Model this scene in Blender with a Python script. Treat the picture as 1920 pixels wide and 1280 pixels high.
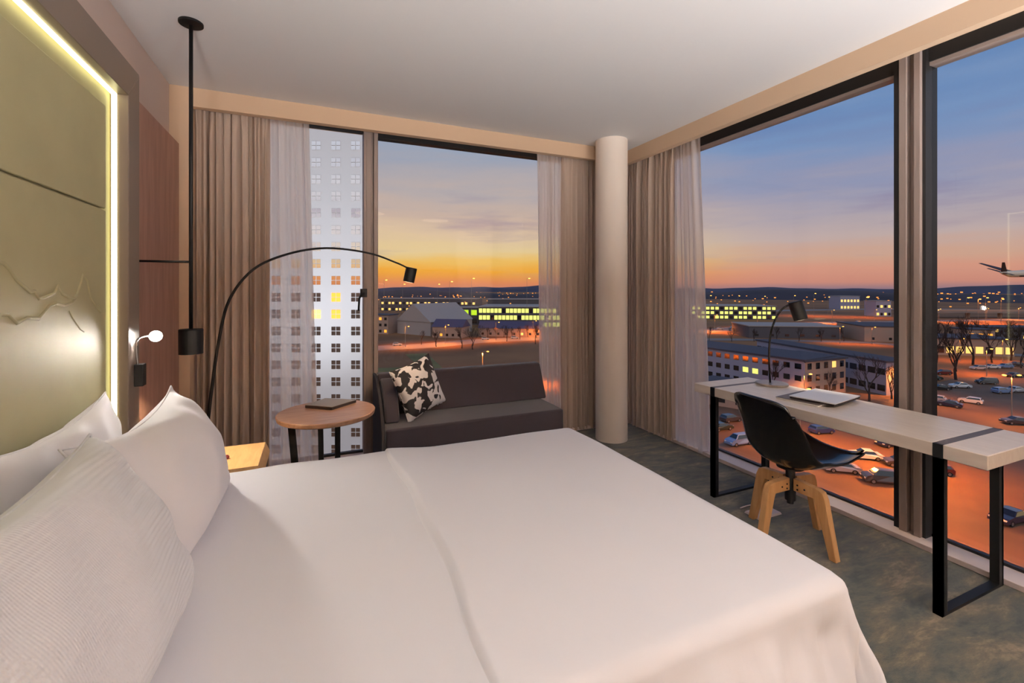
import bpy, bmesh, math, random
from mathutils import Vector, Matrix
R = math.radians
random.seed(7)
S = bpy.context.scene
COL = S.collection
for o in list(bpy.data.objects): bpy.data.objects.remove(o)

# ------------------------------------------------------------------ camera
CAMZ = 1.43; TH = R(23.4); F = 853.0
cam = bpy.data.cameras.new('camera'); camo = bpy.data.objects.new('camera', cam); COL.objects.link(camo)
camo.location = (0, 0, CAMZ); camo.rotation_euler = (R(90), 0, -TH)
cam.sensor_width = 36; cam.lens = F/1920*36; cam.shift_y = -100/1920
cam.clip_start = 0.02; cam.clip_end = 12000
S.camera = camo
S.view_settings.view_transform = 'Standard'; S.view_settings.look = 'None'
S.view_settings.gamma = 1; S.view_settings.use_curve_mapping = False
S.view_settings.exposure = 0.0

FW = Vector((math.sin(TH), math.cos(TH), 0)); RT = Vector((math.cos(TH), -math.sin(TH), 0))
def ray(px, py): return FW + RT*((px-960)/F) + Vector((0, 0, (540-py)/F))
def P(px, py, d): return Vector((0, 0, CAMZ)) + ray(px, py)*d
GZ = CAMZ-26.0
def G(px, py, z=GZ): return P(px, py, (CAMZ-z)*F/(py-540))
def onx(px, py, x):
    r = ray(px, py); return Vector((0, 0, CAMZ)) + r*(x/r.x)
def ony(px, py, y):
    r = ray(px, py); return Vector((0, 0, CAMZ)) + r*(y/r.y)

def lin(c):
    return tuple(((v/255)/12.92 if v/255 <= .04045 else ((v/255+.055)/1.055)**2.4) for v in c[:3]) + (1,)

# ------------------------------------------------------------------ world: dusk sky
W = bpy.data.worlds.new('dusk_sky'); S.world = W; W.use_nodes = True
nt = W.node_tree; nt.nodes.clear()
def N(t, **k):
    n = nt.nodes.new(t)
    for a, b in k.items(): setattr(n, a, b)
    return n
def ramp(tree, stops, interp='LINEAR'):
    n = tree.nodes.new('ShaderNodeValToRGB'); cr = n.color_ramp; cr.interpolation = interp
    while len(cr.elements) < len(stops): cr.elements.new(0.5)
    for e, (p, c) in zip(cr.elements, stops): e.position = p; e.color = c
    return n
L = nt.links.new
tc = N('ShaderNodeTexCoord'); sep = N('ShaderNodeSeparateXYZ'); L(tc.outputs['Generated'], sep.inputs[0])
SUNAZ = (FW*math.cos(R(8)) - RT*math.sin(R(8)))
dot = N('ShaderNodeVectorMath', operation='DOT_PRODUCT'); L(tc.outputs['Generated'], dot.inputs[0]); dot.inputs[1].default_value = SUNAZ
mp = N('ShaderNodeMapping'); L(tc.outputs['Generated'], mp.inputs[0]); mp.inputs['Scale'].default_value = (1.6, 1.6, 13)
noi = N('ShaderNodeTexNoise'); L(mp.outputs[0], noi.inputs['Vector']); noi.inputs['Scale'].default_value = 1.7; noi.inputs['Detail'].default_value = 5; noi.inputs['Roughness'].default_value = .55
# elevation slightly disturbed by the cloud streaks
na = N('ShaderNodeMath', operation='SUBTRACT'); L(noi.outputs['Fac'], na.inputs[0]); na.inputs[1].default_value = .5
nm = N('ShaderNodeMath', operation='MULTIPLY'); L(na.outputs[0], nm.inputs[0]); L(sep.outputs['Z'], nm.inputs[1])
nm2 = N('ShaderNodeMath', operation='MULTIPLY_ADD'); L(nm.outputs[0], nm2.inputs[0]); nm2.inputs[1].default_value = .9; L(sep.outputs['Z'], nm2.inputs[2])
rw = ramp(nt, [(0, lin((205,130,105))), (.012, lin((226,138,88))), (.035, lin((242,168,62))), (.055, lin((239,190,100))), (.075, lin((231,203,150))), (.11, lin((222,194,162))), (.15, lin((204,178,162))), (.2, lin((184,172,172))), (.26, lin((166,166,178))), (.32, lin((150,166,188))), (.45, lin((118,146,182))), (1, lin((70,100,150)))])
rc = ramp(nt, [(0, lin((150,120,130))), (.012, lin((205,140,122))), (.035, lin((214,152,130))), (.055, lin((208,164,142))), (.085, lin((194,172,168))), (.12, lin((180,166,172))), (.18, lin((148,152,180))), (.27, lin((120,148,190))), (.38, lin((98,134,184))), (1, lin((60,90,140)))])
rb = ramp(nt, [(0, lin((225,140,90))), (.02, lin((240,160,100))), (.06, lin((250,222,170))), (.1, lin((232,226,228))), (.3, lin((215,220,232))), (1, lin((150,165,195)))])  # sky behind the camera, brightened to light the tower and its windows
for r_ in (rw, rc, rb): L(nm2.outputs[0], r_.inputs['Fac'])
m1 = N('ShaderNodeMapRange', interpolation_type='SMOOTHSTEP'); L(dot.outputs['Value'], m1.inputs[0]); m1.inputs[1].default_value = .76; m1.inputs[2].default_value = .985
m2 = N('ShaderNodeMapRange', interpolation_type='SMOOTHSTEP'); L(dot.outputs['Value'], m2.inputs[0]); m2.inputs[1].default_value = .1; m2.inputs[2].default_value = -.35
x1 = N('ShaderNodeMix', data_type='RGBA'); L(m1.outputs[0], x1.inputs['Factor']); L(rc.outputs[0], x1.inputs['A']); L(rw.outputs[0], x1.inputs['B'])
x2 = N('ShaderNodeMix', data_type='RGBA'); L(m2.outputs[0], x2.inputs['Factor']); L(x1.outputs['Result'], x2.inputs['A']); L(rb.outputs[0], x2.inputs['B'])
# mauve cloud bands low in the sky
cb = ramp(nt, [(.52, (0, 0, 0, 1)), (.68, (1, 1, 1, 1))]); L(noi.outputs['Fac'], cb.inputs['Fac'])
el = ramp(nt, [(0, (0, 0, 0, 1)), (.05, (.35, .35, .35, 1)), (.15, (.5, .5, .5, 1)), (.32, (0, 0, 0, 1))]); L(sep.outputs['Z'], el.inputs['Fac'])
cm = N('ShaderNodeMath', operation='MULTIPLY'); L(cb.outputs[0], cm.inputs[0]); L(el.outputs[0], cm.inputs[1])
x3 = N('ShaderNodeMix', data_type='RGBA'); L(cm.outputs[0], x3.inputs['Factor']); L(x2.outputs['Result'], x3.inputs['A']); x3.inputs['B'].default_value = lin((150, 128, 150))
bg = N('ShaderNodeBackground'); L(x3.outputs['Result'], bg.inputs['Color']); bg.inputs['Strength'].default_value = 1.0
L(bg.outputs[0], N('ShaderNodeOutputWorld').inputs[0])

# ------------------------------------------------------------------ light helpers, and unseen fill lamps added to the room (fixtures are built further down)
def area(name, loc, size, power, color, rot=(0, 0, 0), shape='DISK'):
    l = bpy.data.lights.new(name, 'AREA'); l.energy = power; l.color = color; l.shape = shape; l.size = size
    o = bpy.data.objects.new(name, l); COL.objects.link(o); o.location = loc; o.rotation_euler = rot; return o
def spot(name, loc, target, power, color, angle=80, blend=.6, rad=.03):
    l = bpy.data.lights.new(name, 'SPOT'); l.energy = power; l.color = color; l.spot_size = R(angle); l.spot_blend = blend; l.shadow_soft_size = rad
    o = bpy.data.objects.new(name, l); COL.objects.link(o); o.location = loc
    o.rotation_euler = (Vector(target)-Vector(loc)).to_track_quat('-Z', 'Y').to_euler(); return o
def point(name, loc, power, color, rad=.05):
    l = bpy.data.lights.new(name, 'POINT'); l.energy = power; l.color = color; l.shadow_soft_size = rad
    o = bpy.data.objects.new(name, l); COL.objects.link(o); o.location = loc; return o
CEIL = 2.83
FILL_CEILING_LAMPS = [(0.9, -0.35), (2.2, -0.75)]
for x, y in FILL_CEILING_LAMPS:
    area('ceiling_fill_light', (x, y, CEIL-.075), .5, 9.0, (1, .99, .99)).data.spread = R(120)
FILL_UPLIGHTS = [(-.3, -1.5), (1.3, -1.9), (2.6, -1.3)]
for x, y in FILL_UPLIGHTS:
    area('uplighter_fill_light', (x, y, .965), .34, 158, (.99, .985, .99), (R(180), 0, 0))
WARM = (1, .66, .36)

# ------------------------------------------------------------------ materials
def mat(name, col, rough=.6, metal=0, spec=.5, emit=None, es=0, bump=0, bscale=30, bdist=.01, var=0, vscale=4, alpha=None, coat=0, sheen=0):
    m = bpy.data.materials.new(name); m.use_nodes = True; t = m.node_tree; b = t.nodes['Principled BSDF']
    c = lin(col) if max(col) > 1 else tuple(col)+(1,)
    b.inputs['Base Color'].default_value = c; b.inputs['Roughness'].default_value = rough; b.inputs['Metallic'].default_value = metal
    b.inputs['Specular IOR Level'].default_value = spec; b.inputs['Coat Weight'].default_value = coat; b.inputs['Sheen Weight'].default_value = sheen
    if emit: b.inputs['Emission Color'].default_value = lin(emit); b.inputs['Emission Strength'].default_value = es
    tcn = t.nodes.new('ShaderNodeTexCoord')
    if var:
        n = t.nodes.new('ShaderNodeTexNoise'); n.inputs['Scale'].default_value = vscale; n.inputs['Detail'].default_value = 4
        t.links.new(tcn.outputs['Object'], n.inputs['Vector'])
        rr = ramp(t, [(.3, tuple(v*(1-var) for v in c[:3])+(1,)), (.7, tuple(min(1, v*(1+var)) for v in c[:3])+(1,))])
        t.links.new(n.outputs['Fac'], rr.inputs['Fac']); t.links.new(rr.outputs[0], b.inputs['Base Color'])
    if bump:
        n = t.nodes.new('ShaderNodeTexNoise'); n.inputs['Scale'].default_value = bscale; n.inputs['Detail'].default_value = 3
        t.links.new(tcn.outputs['Object'], n.inputs['Vector'])
        bn = t.nodes.new('ShaderNodeBump'); bn.inputs['Strength'].default_value = bump; bn.inputs['Distance'].default_value = bdist
        t.links.new(n.outputs['Fac'], bn.inputs['Height']); t.links.new(bn.outputs[0], b.inputs['Normal'])
    return m
def woodmat(name, c1, c2, scale=(1, 12, 12), rough=.45, ns=3):
    m = mat(name, c1, rough); t = m.node_tree; b = t.nodes['Principled BSDF']
    tcn = t.nodes.new('ShaderNodeTexCoord'); mpn = t.nodes.new('ShaderNodeMapping'); mpn.inputs['Scale'].default_value = scale
    n = t.nodes.new('ShaderNodeTexNoise'); n.inputs['Scale'].default_value = ns; n.inputs['Detail'].default_value = 6; n.inputs['Distortion'].default_value = .8
    t.links.new(tcn.outputs['Object'], mpn.inputs[0]); t.links.new(mpn.outputs[0], n.inputs['Vector'])
    rr = ramp(t, [(.3, lin(c1)), (.7, lin(c2))]); t.links.new(n.outputs['Fac'], rr.inputs['Fac']); t.links.new(rr.outputs[0], b.inputs['Base Color'])
    return m
M = {}
M['ceiling'] = mat('ceiling_paint', (226, 223, 222), .9)
M['wall'] = mat('beige_wall_paint', (214, 184, 154), .85, bump=.05, bscale=200)
M['wall_rose'] = mat('rose_beige_wall_paint', (198, 180, 172), .85)
M['column'] = mat('column_paint', (242, 228, 214), .8)
M['black'] = mat('black_powder_coated_metal', (7, 7, 8), .55, spec=.35)
M['blackgloss'] = mat('black_gloss_shell', (4, 4, 6), .2, coat=.3)
M['alu'] = mat('anodised_window_metal', (158, 142, 134), .5, metal=.15)
M['aludark'] = mat('dark_window_gasket', (20, 20, 22), .5)
M['chrome'] = mat('brushed_chrome', (200, 198, 195), .25, metal=1)
M['sill'] = mat('pale_sill', (228, 210, 204), .6)
M['tan_frame'] = mat('headboard_frame_lacquer', (112, 98, 88), .38)
M['panel'] = mat('headboard_leather', (162, 156, 120), .6, bump=.25, bscale=260, bdist=.001, var=.08, vscale=3)
M['led'] = mat('led_strip', (255, 255, 235), .5, emit=(255, 246, 178), es=4.5)
M['woodpanel'] = woodmat('rosy_wood_panel', (150, 112, 100), (172, 132, 116), (12, 12, 1.2), .5, 2)
M['oak'] = woodmat('light_oak', (206, 150, 92), (226, 174, 116), (10, 10, 1), .45, 3)
M['tablewood'] = woodmat('round_table_oak', (166, 124, 100), (194, 154, 126), (2, 16, 8), .35, 3)
M['stand'] = woodmat('nightstand_oak', (206, 164, 116), (224, 184, 134), (14, 2, 4), .4, 3)
M['desk'] = woodmat('white_oiled_desk', (224, 208, 192), (236, 222, 206), (12, 1.2, 8), .32, 3)
M['inlay'] = mat('taupe_steel_inlay', (96, 84, 76), .45, metal=.3)
M['linen'] = mat('white_bed_linen', (236, 234, 238), .85, bump=.12, bscale=420, bdist=.001, sheen=.1)
M['mattress'] = mat('mattress_fabric', (225, 222, 218), .9)
M['bedbase'] = mat('dark_bed_base', (60, 54, 50), .8)
M['sofa'] = mat('aubergine_charcoal_upholstery', (42, 32, 38), .9, bump=.5, bscale=350, bdist=.002, sheen=.25)
M['sofadark'] = mat('dark_sofa_shell', (30, 25, 28), .85)
M['paper'] = mat('white_paper', (235, 232, 226), .7)
M['folder'] = mat('grey_folder_cover', (150, 142, 132), .5)
M['folderedge'] = mat('dark_folder_edge', (38, 26, 24), .6)
M['laptop'] = mat('white_laptop_shell', (240, 240, 240), .3)
M['marble'] = mat('grey_stone_base', (150, 138, 128), .35, var=.15, vscale=30)
M['petal'] = mat('yellow_petals', (244, 226, 150), .6)
M['darkred'] = mat('dark_red_bud', (110, 30, 34), .5)
M['stemgreen'] = mat('green_stem', (90, 110, 50), .6)
M['bulb'] = mat('lit_bulb', (255, 250, 240), .5, emit=(255, 246, 232), es=14)
M['lampglow'] = mat('lamp_diffuser', (255, 250, 240), .5, emit=(255, 225, 180), es=4)

def wave_pillow():
    m = mat('waffle_bed_linen', (230, 231, 236), .85, sheen=.1); t = m.node_tree; b = t.nodes['Principled BSDF']
    tcn = t.nodes.new('ShaderNodeTexCoord')
    w = t.nodes.new('ShaderNodeTexWave'); w.wave_type = 'BANDS'; w.bands_direction = 'Y'; w.inputs['Scale'].default_value = 26; w.inputs['Distortion'].default_value = .15
    w2 = t.nodes.new('ShaderNodeTexWave'); w2.wave_type = 'BANDS'; w2.bands_direction = 'X'; w2.inputs['Scale'].default_value = 60
    a = t.nodes.new('ShaderNodeMath'); a.operation = 'MULTIPLY_ADD'; a.inputs[1].default_value = .35
    t.links.new(tcn.outputs['Object'], w.inputs['Vector']); t.links.new(tcn.outputs['Object'], w2.inputs['Vector'])
    t.links.new(w2.outputs['Fac'], a.inputs[0]); t.links.new(w.outputs['Fac'], a.inputs[2])
    bn = t.nodes.new('ShaderNodeBump'); bn.inputs['Strength'].default_value = .55; bn.inputs['Distance'].default_value = .003
    t.links.new(a.outputs[0], bn.inputs['Height']); t.links.new(bn.outputs[0], b.inputs['Normal']); return m
M['waffle'] = wave_pillow()

def carpet():
    m = mat('mottled_green_grey_carpet', (84, 86, 76), .95, sheen=.2); t = m.node_tree; b = t.nodes['Principled BSDF']
    tcn = t.nodes.new('ShaderNodeTexCoord'); mpn = t.nodes.new('ShaderNodeMapping'); mpn.inputs['Scale'].default_value = (1, 2.6, 1); mpn.inputs['Rotation'].default_value = (0, 0, .5)
    t.links.new(tcn.outputs['Object'], mpn.inputs[0])
    n = t.nodes.new('ShaderNodeTexNoise'); n.inputs['Scale'].default_value = 3.4; n.inputs['Detail'].default_value = 14; n.inputs['Roughness'].default_value = .74; n.inputs['Distortion'].default_value = .25
    t.links.new(mpn.outputs[0], n.inputs['Vector'])
    rr = ramp(t, [(.38, lin((30, 38, 38))), (.46, lin((58, 62, 54))), (.54, lin((84, 76, 60))), (.66, lin((132, 116, 92)))])
    t.links.new(n.outputs['Fac'], rr.inputs['Fac']); t.links.new(rr.outputs[0], b.inputs['Base Color'])
    n2 = t.nodes.new('ShaderNodeTexNoise'); n2.inputs['Scale'].default_value = 420; t.links.new(tcn.outputs['Object'], n2.inputs['Vector'])
    bn = t.nodes.new('ShaderNodeBump'); bn.inputs['Strength'].default_value = .6; bn.inputs['Distance'].default_value = .004
    t.links.new(n2.outputs['Fac'], bn.inputs['Height']); t.links.new(bn.outputs[0], b.inputs['Normal']); return m
M['carpet'] = carpet()

def cow():
    m = mat('black_white_patch_fabric', (230, 226, 226), .8); t = m.node_tree; b = t.nodes['Principled BSDF']
    tcn = t.nodes.new('ShaderNodeTexCoord'); n = t.nodes.new('ShaderNodeTexNoise'); n.inputs['Scale'].default_value = 14.5; n.inputs['Detail'].default_value = 1.5; n.inputs['Distortion'].default_value = .6
    t.links.new(tcn.outputs['Object'], n.inputs['Vector'])
    rr = ramp(t, [(.495, lin((22, 18, 20))), (.515, lin((232, 228, 230)))]); t.links.new(n.outputs['Fac'], rr.inputs['Fac']); t.links.new(rr.outputs[0], b.inputs['Base Color']); return m
M['cow'] = cow()

def cloth(name, col, transp, transl, tcol=None):
    m = bpy.data.materials.new(name); m.use_nodes = True; t = m.node_tree; t.nodes.clear()
    d = t.nodes.new('ShaderNodeBsdfDiffuse'); d.inputs[0].default_value = lin(col)
    tl = t.nodes.new('ShaderNodeBsdfTranslucent'); tl.inputs[0].default_value = lin(tcol or col)
    tr = t.nodes.new('ShaderNodeBsdfTransparent')
    a = t.nodes.new('ShaderNodeMixShader'); a.inputs[0].default_value = transl
    t.links.new(d.outputs[0], a.inputs[1]); t.links.new(tl.outputs[0], a.inputs[2]); last = a
    if transp:
        c = t.nodes.new('ShaderNodeMixShader'); c.inputs[0].default_value = transp
        t.links.new(a.outputs[0], c.inputs[1]); t.links.new(tr.outputs[0], c.inputs[2]); last = c
    o = t.nodes.new('ShaderNodeOutputMaterial'); t.links.new(last.outputs[0], o.inputs[0]); return m
M['curtain'] = cloth('taupe_blackout_curtain', (206, 185, 168), 0, .08)
M['sheer'] = cloth('white_sheer_voile', (252, 240, 232), .26, .5)

def glass():
    m = bpy.data.materials.new('window_glass'); m.use_nodes = True; t = m.node_tree; t.nodes.clear()
    tr = t.nodes.new('ShaderNodeBsdfTransparent'); tr.inputs[0].default_value = (.985, .99, .99, 1)
    gl = t.nodes.new('ShaderNodeBsdfGlossy'); gl.inputs['Roughness'].default_value = 0
    lw = t.nodes.new('ShaderNodeLayerWeight'); lw.inputs[0].default_value = .5
    pw = t.nodes.new('ShaderNodeMath'); pw.operation = 'POWER'; pw.inputs[1].default_value = 5; t.links.new(lw.outputs['Facing'], pw.inputs[0])
    fr = t.nodes.new('ShaderNodeMath'); fr.operation = 'MULTIPLY_ADD'; fr.inputs[1].default_value = .9; fr.inputs[2].default_value = .013; t.links.new(pw.outputs[0], fr.inputs[0])
    mx = t.nodes.new('ShaderNodeMixShader'); t.links.new(fr.outputs[0], mx.inputs[0]); t.links.new(tr.outputs[0], mx.inputs[1]); t.links.new(gl.outputs[0], mx.inputs[2])
    o = t.nodes.new('ShaderNodeOutputMaterial'); t.links.new(mx.outputs[0], o.inputs[0]); return m
M['glass'] = glass()
# outside
M['facade'] = mat('white_render_facade', (240, 238, 238), .8)
M['facwin'] = mat('mirror_window_glass', (20, 20, 24), .08, spec=1.0, metal=.0, coat=1)
M['facwin2'] = mat('mirror_tower_glass', (236, 232, 232), .05, metal=1)
M['litwarm'] = mat('lit_window_warm', (255, 220, 140), .5, emit=(255, 200, 100), es=1.2)
M['litgreen'] = mat('lit_window_green', (230, 240, 130), .5, emit=(232, 232, 110), es=1.2)
M['litlime'] = mat('lit_lime_sign', (190, 230, 40), .5, emit=(190, 226, 40), es=1.0)
M['litorange'] = mat('lit_window_orange', (255, 170, 60), .5, emit=(255, 160, 50), es=1.4)
M['asphalt'] = mat('car_park_asphalt', (108, 84, 66), .8, var=.18, vscale=.12)
M['road'] = mat('road_asphalt', (136, 124, 118), .7, var=.15, vscale=.05)
M['field'] = mat('winter_field', (136, 92, 56), 1, var=.35, vscale=.02)
M['grass'] = mat('green_verge', (118, 108, 62), 1, var=.3, vscale=.1)
M['hill'] = mat('wooded_hills', (66, 66, 88), 1, var=.25, vscale=.004)
M['wallwhite'] = mat('pale_block_render', (158, 154, 172), .8)
M['wallpink'] = mat('pinkish_block_render', (176, 146, 128), .8)
M['walldark'] = mat('dark_block_cladding', (90, 84, 88), .8)
M['roofdark'] = mat('dark_felt_roof', (74, 72, 84), .9)
M['roofgrey'] = mat('grey_membrane_roof', (168, 156, 150), .8)
M['roofpurple'] = mat('slate_roof', (86, 78, 104), .8)
M['bark'] = mat('bare_tree_bark', (58, 42, 36), .95)
M['pole'] = mat('galvanised_pole', (150, 140, 130), .5, metal=.5)
M['sodium'] = mat('sodium_lamp', (255, 190, 90), .5, emit=(255, 176, 70), es=5)
M['townlight'] = mat('distant_orange_light', (255, 170, 80), .5, emit=(255, 150, 60), es=1.5)
M['tyre'] = mat('tyre_rubber', (18, 18, 18), .8)
M['rim'] = mat('wheel_rim', (150, 150, 155), .35, metal=.8)
M['carglass'] = mat('car_window_glass', (16, 18, 24), .08, coat=1)
M['headlight'] = mat('head_light_lens', (225, 225, 220), .2)
M['taillight'] = mat('tail_light_lens', (150, 20, 16), .3)
CARC = {'silver': (176, 178, 186), 'white': (226, 226, 228), 'black': (22, 22, 26), 'dark grey': (62, 62, 68), 'blue': (44, 66, 128), 'dark red': (104, 34, 34), 'light blue': (120, 146, 190), 'dark blue': (26, 34, 66), 'beige': (170, 160, 140), 'dark green': (30, 46, 36)}
for k, v in CARC.items(): M['car_'+k] = mat(k.replace(' ', '_')+'_car_paint', v, .28, metal=.3, coat=.8)

# ------------------------------------------------------------------ helpers
def tag(o, label=None, cat=None, group=None, kind=None):
    if label: o['label'] = label
    if cat: o['category'] = cat
    if group: o['group'] = group
    if kind: o['kind'] = kind
    return o
def empty(name, loc, label=None, cat=None, group=None, rz=0, kind=None):
    o = bpy.data.objects.new(name, None); COL.objects.link(o); o.location = loc; o.rotation_euler = (0, 0, rz); o.empty_display_size = .1
    return tag(o, label, cat, group, kind)
class MB:
    def __init__(s): s.bm = bmesh.new()
    def box(s, a, b, mtx=None):
        x0, y0, z0 = a; x1, y1, z1 = b
        vs = [Vector(c) for c in ((x0,y0,z0),(x1,y0,z0),(x1,y1,z0),(x0,y1,z0),(x0,y0,z1),(x1,y0,z1),(x1,y1,z1),(x0,y1,z1))]
        if mtx: vs = [mtx @ v for v in vs]
        v = [s.bm.verts.new(c) for c in vs]
        for f in ((0,3,2,1),(4,5,6,7),(0,1,5,4),(1,2,6,5),(2,3,7,6),(3,0,4,7)): s.bm.faces.new([v[i] for i in f])
        return s
    def prism(s, pts, axis, a, b):
        def mk(p, t):
            return {'x': (t, p[0], p[1]), 'y': (p[0], t, p[1]), 'z': (p[0], p[1], t)}[axis]
        A = [s.bm.verts.new(mk(p, a)) for p in pts]; B = [s.bm.verts.new(mk(p, b)) for p in pts]
        s.bm.faces.new(A); s.bm.faces.new(list(reversed(B))); n = len(pts)
        for i in range(n): s.bm.faces.new([A[i], B[i], B[(i+1) % n], A[(i+1) % n]])
        return s
    def hull2(s, A, B):   # loft between two equal polygons
        a = [s.bm.verts.new(p) for p in A]; b = [s.bm.verts.new(p) for p in B]; n = len(a)
        s.bm.faces.new(a); s.bm.faces.new(list(reversed(b)))
        for i in range(n): s.bm.faces.new([a[i], b[i], b[(i+1) % n], a[(i+1) % n]])
        return s
    def tube(s, pts, rad, seg=10, cap=True):
        pts = [Vector(p) for p in pts]
        if not hasattr(rad, '__len__'): rad = [rad]*len(pts)
        rings = []; up = None
        for i, p in enumerate(pts):
            d = (pts[min(i+1, len(pts)-1)] - pts[max(i-1, 0)]).normalized()
            if up is None: up = Vector((0, 0, 1)) if abs(d.z) < .9 else Vector((1, 0, 0))
            u = (up - d*up.dot(d)).normalized(); w = d.cross(u); up = u
            rings.append([s.bm.verts.new(p + (u*math.cos(2*math.pi*k/seg) + w*math.sin(2*math.pi*k/seg))*rad[i]) for k in range(seg)])
        for a, b in zip(rings, rings[1:]):
            for k in range(seg): s.bm.faces.new([a[k], a[(k+1) % seg], b[(k+1) % seg], b[k]])
        if cap: s.bm.faces.new(list(reversed(rings[0]))); s.bm.faces.new(rings[-1])
        return s
    def lathe(s, prof, seg=40, c=(0, 0, 0)):
        rings = []
        for r, z in prof:
            if r < 1e-6: rings.append([s.bm.verts.new((c[0], c[1], c[2]+z))])
            else: rings.append([s.bm.verts.new((c[0]+r*math.cos(2*math.pi*k/seg), c[1]+r*math.sin(2*math.pi*k/seg), c[2]+z)) for k in range(seg)])
        for a, b in zip(rings, rings[1:]):
            for k in range(seg):
                if len(a) == 1 and len(b) == 1: continue
                if len(a) == 1: s.bm.faces.new([a[0], b[(k+1) % seg], b[k]])
                elif len(b) == 1: s.bm.faces.new([a[k], a[(k+1) % seg], b[0]])
                else: s.bm.faces.new([a[k], a[(k+1) % seg], b[(k+1) % seg], b[k]])
        return s
    def grid(s, fn, nu, nv):
        v = [[s.bm.verts.new(fn(i/nu, j/nv)) for j in range(nv+1)] for i in range(nu+1)]
        for i in range(nu):
            for j in range(nv): s.bm.faces.new([v[i][j], v[i+1][j], v[i+1][j+1], v[i][j+1]])
        return s
    def build(s, name, m, parent=None, loc=None, smooth=False, bevel=0, bseg=2, sub=0, solid=0, mesh_only=False, weld=False):
        if weld: bmesh.ops.remove_doubles(s.bm, verts=s.bm.verts, dist=1e-5)
        bmesh.ops.recalc_face_normals(s.bm, faces=s.bm.faces)
        me = bpy.data.meshes.new(name); s.bm.to_mesh(me); s.bm.free(); me.materials.append(m)
        if smooth: me.polygons.foreach_set('use_smooth', [True]*len(me.polygons))
        if mesh_only: return me
        o = bpy.data.objects.new(name, me); COL.objects.link(o)
        if parent: o.parent = parent
        if loc is not None: o.location = loc
        if solid: md = o.modifiers.new('s', 'SOLIDIFY'); md.thickness = solid; md.offset = 0
        if bevel:
            md = o.modifiers.new('b', 'BEVEL'); md.width = bevel; md.segments = bseg; md.limit_method = 'ANGLE'; md.angle_limit = R(40)
            if bseg > 1: me.polygons.foreach_set('use_smooth', [True]*len(me.polygons)); md.harden_normals = True
        if sub: md = o.modifiers.new('u', 'SUBSURF'); md.levels = sub; md.render_levels = sub
        return o
def bx(name, a, b, m, parent=None, bevel=0, bseg=2, loc=None): return MB().box(a, b).build(name, m, parent, loc, bevel=bevel, bseg=bseg)
def inst(name, me, parent=None, loc=(0, 0, 0), rz=0):
    o = bpy.data.objects.new(name, me); COL.objects.link(o); o.parent = parent; o.location = loc; o.rotation_euler = (0, 0, rz); return o
def dup(root, loc, rz, label, group=None):
    r = root.copy(); COL.objects.link(r); r.location = loc; r.rotation_euler = (0, 0, rz); r['label'] = label
    if group: r['group'] = group
    elif 'group' in r: del r['group']
    for ch in [c for c in bpy.data.objects if c.parent == root]:
        c = ch.copy(); COL.objects.link(c); c.parent = r
        for g in [q for q in bpy.data.objects if q.parent == ch]:
            d = g.copy(); COL.objects.link(d); d.parent = c
    return r
def st(o): o['kind'] = 'structure'; return o
def catmull(pts, n=8):
    pts = [Vector(p) for p in pts]; out = []
    q = [pts[0]*2-pts[1]] + pts + [pts[-1]*2-pts[-2]]
    for i in range(1, len(q)-2):
        for k in range(n):
            t = k/n; a, b, c, d = q[i-1:i+3]
            out.append(.5*((2*b)+(c-a)*t+(2*a-5*b+4*c-d)*t*t+(3*b-a-3*c+d)*t**3))
    out.append(pts[-1]); return out
def sm(a, b, x):
    t = max(0, min(1, (x-a)/(b-a))); return t*t*(3-2*t)

# ------------------------------------------------------------------ room shell
XL, XR, YF, YB = -.92, 2.92, 3.80, -2.5
XG, YG = 3.20, 4.08          # glass planes
BH = 2.70                    # underside of the bulkheads
st(bx('floor', (XL-.15, YB-.15, -.25), (XG+.03, YG+.03, 0), M['carpet']))
st(bx('ceiling', (XL-.15, YB-.15, CEIL), (XG+.16, YG+.16, CEIL+.2), M['ceiling']))
st(bx('wall_left', (XL-.15, YB, 0), (XL, YG+.16, CEIL), M['wall_rose']))
st(bx('wall_back', (XL-.15, YB-.15, 0), (XG+.16, YB, CEIL), M['wall']))
# far wall: bulkhead plus a short stub left of the window
st(MB().box((XL, YF, BH), (XR, YF+.06, CEIL)).box((XL, YF, 0), (-.80, YG+.16, BH)).box((XL, YF+.06, BH), (-.80, YG+.16, CEIL)).box((-.80, YF+.06, BH+.09), (XG, YG+.16, CEIL)).build('wall_far', M['wall']))
st(MB().box((XR, YB, BH), (XR+.06, YF+.06, CEIL)).box((XR+.06, YB, BH+.09), (XG+.16, YF+.06, CEIL)).box((XG-.05, YB, 0), (XG+.16, -.1, BH+.09)).build('wall_right', M['wall']))
st(MB().lathe([(.15, 0), (.15, CEIL)], 64, (2.59, 3.60, 0)).build('column', M['column'], smooth=True)); 
tag(bpy.data.objects['column'], 'round beige column standing in the corner between the two windows', 'column')
st(MB().box((3.05, -.1, 0), (XG+.03, YG+.0, .03)).build('trim_1', M['sill'], bevel=.004))
st(MB().box((-.80, 3.93, 0), (3.05, YG+.03, .03)).build('trim_2', M['sill'], bevel=.004))
st(bx('baseboard_left', (XL, 2.7, 0), (XL+.012, 3.80, .08), M['wall_rose']))

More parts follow.
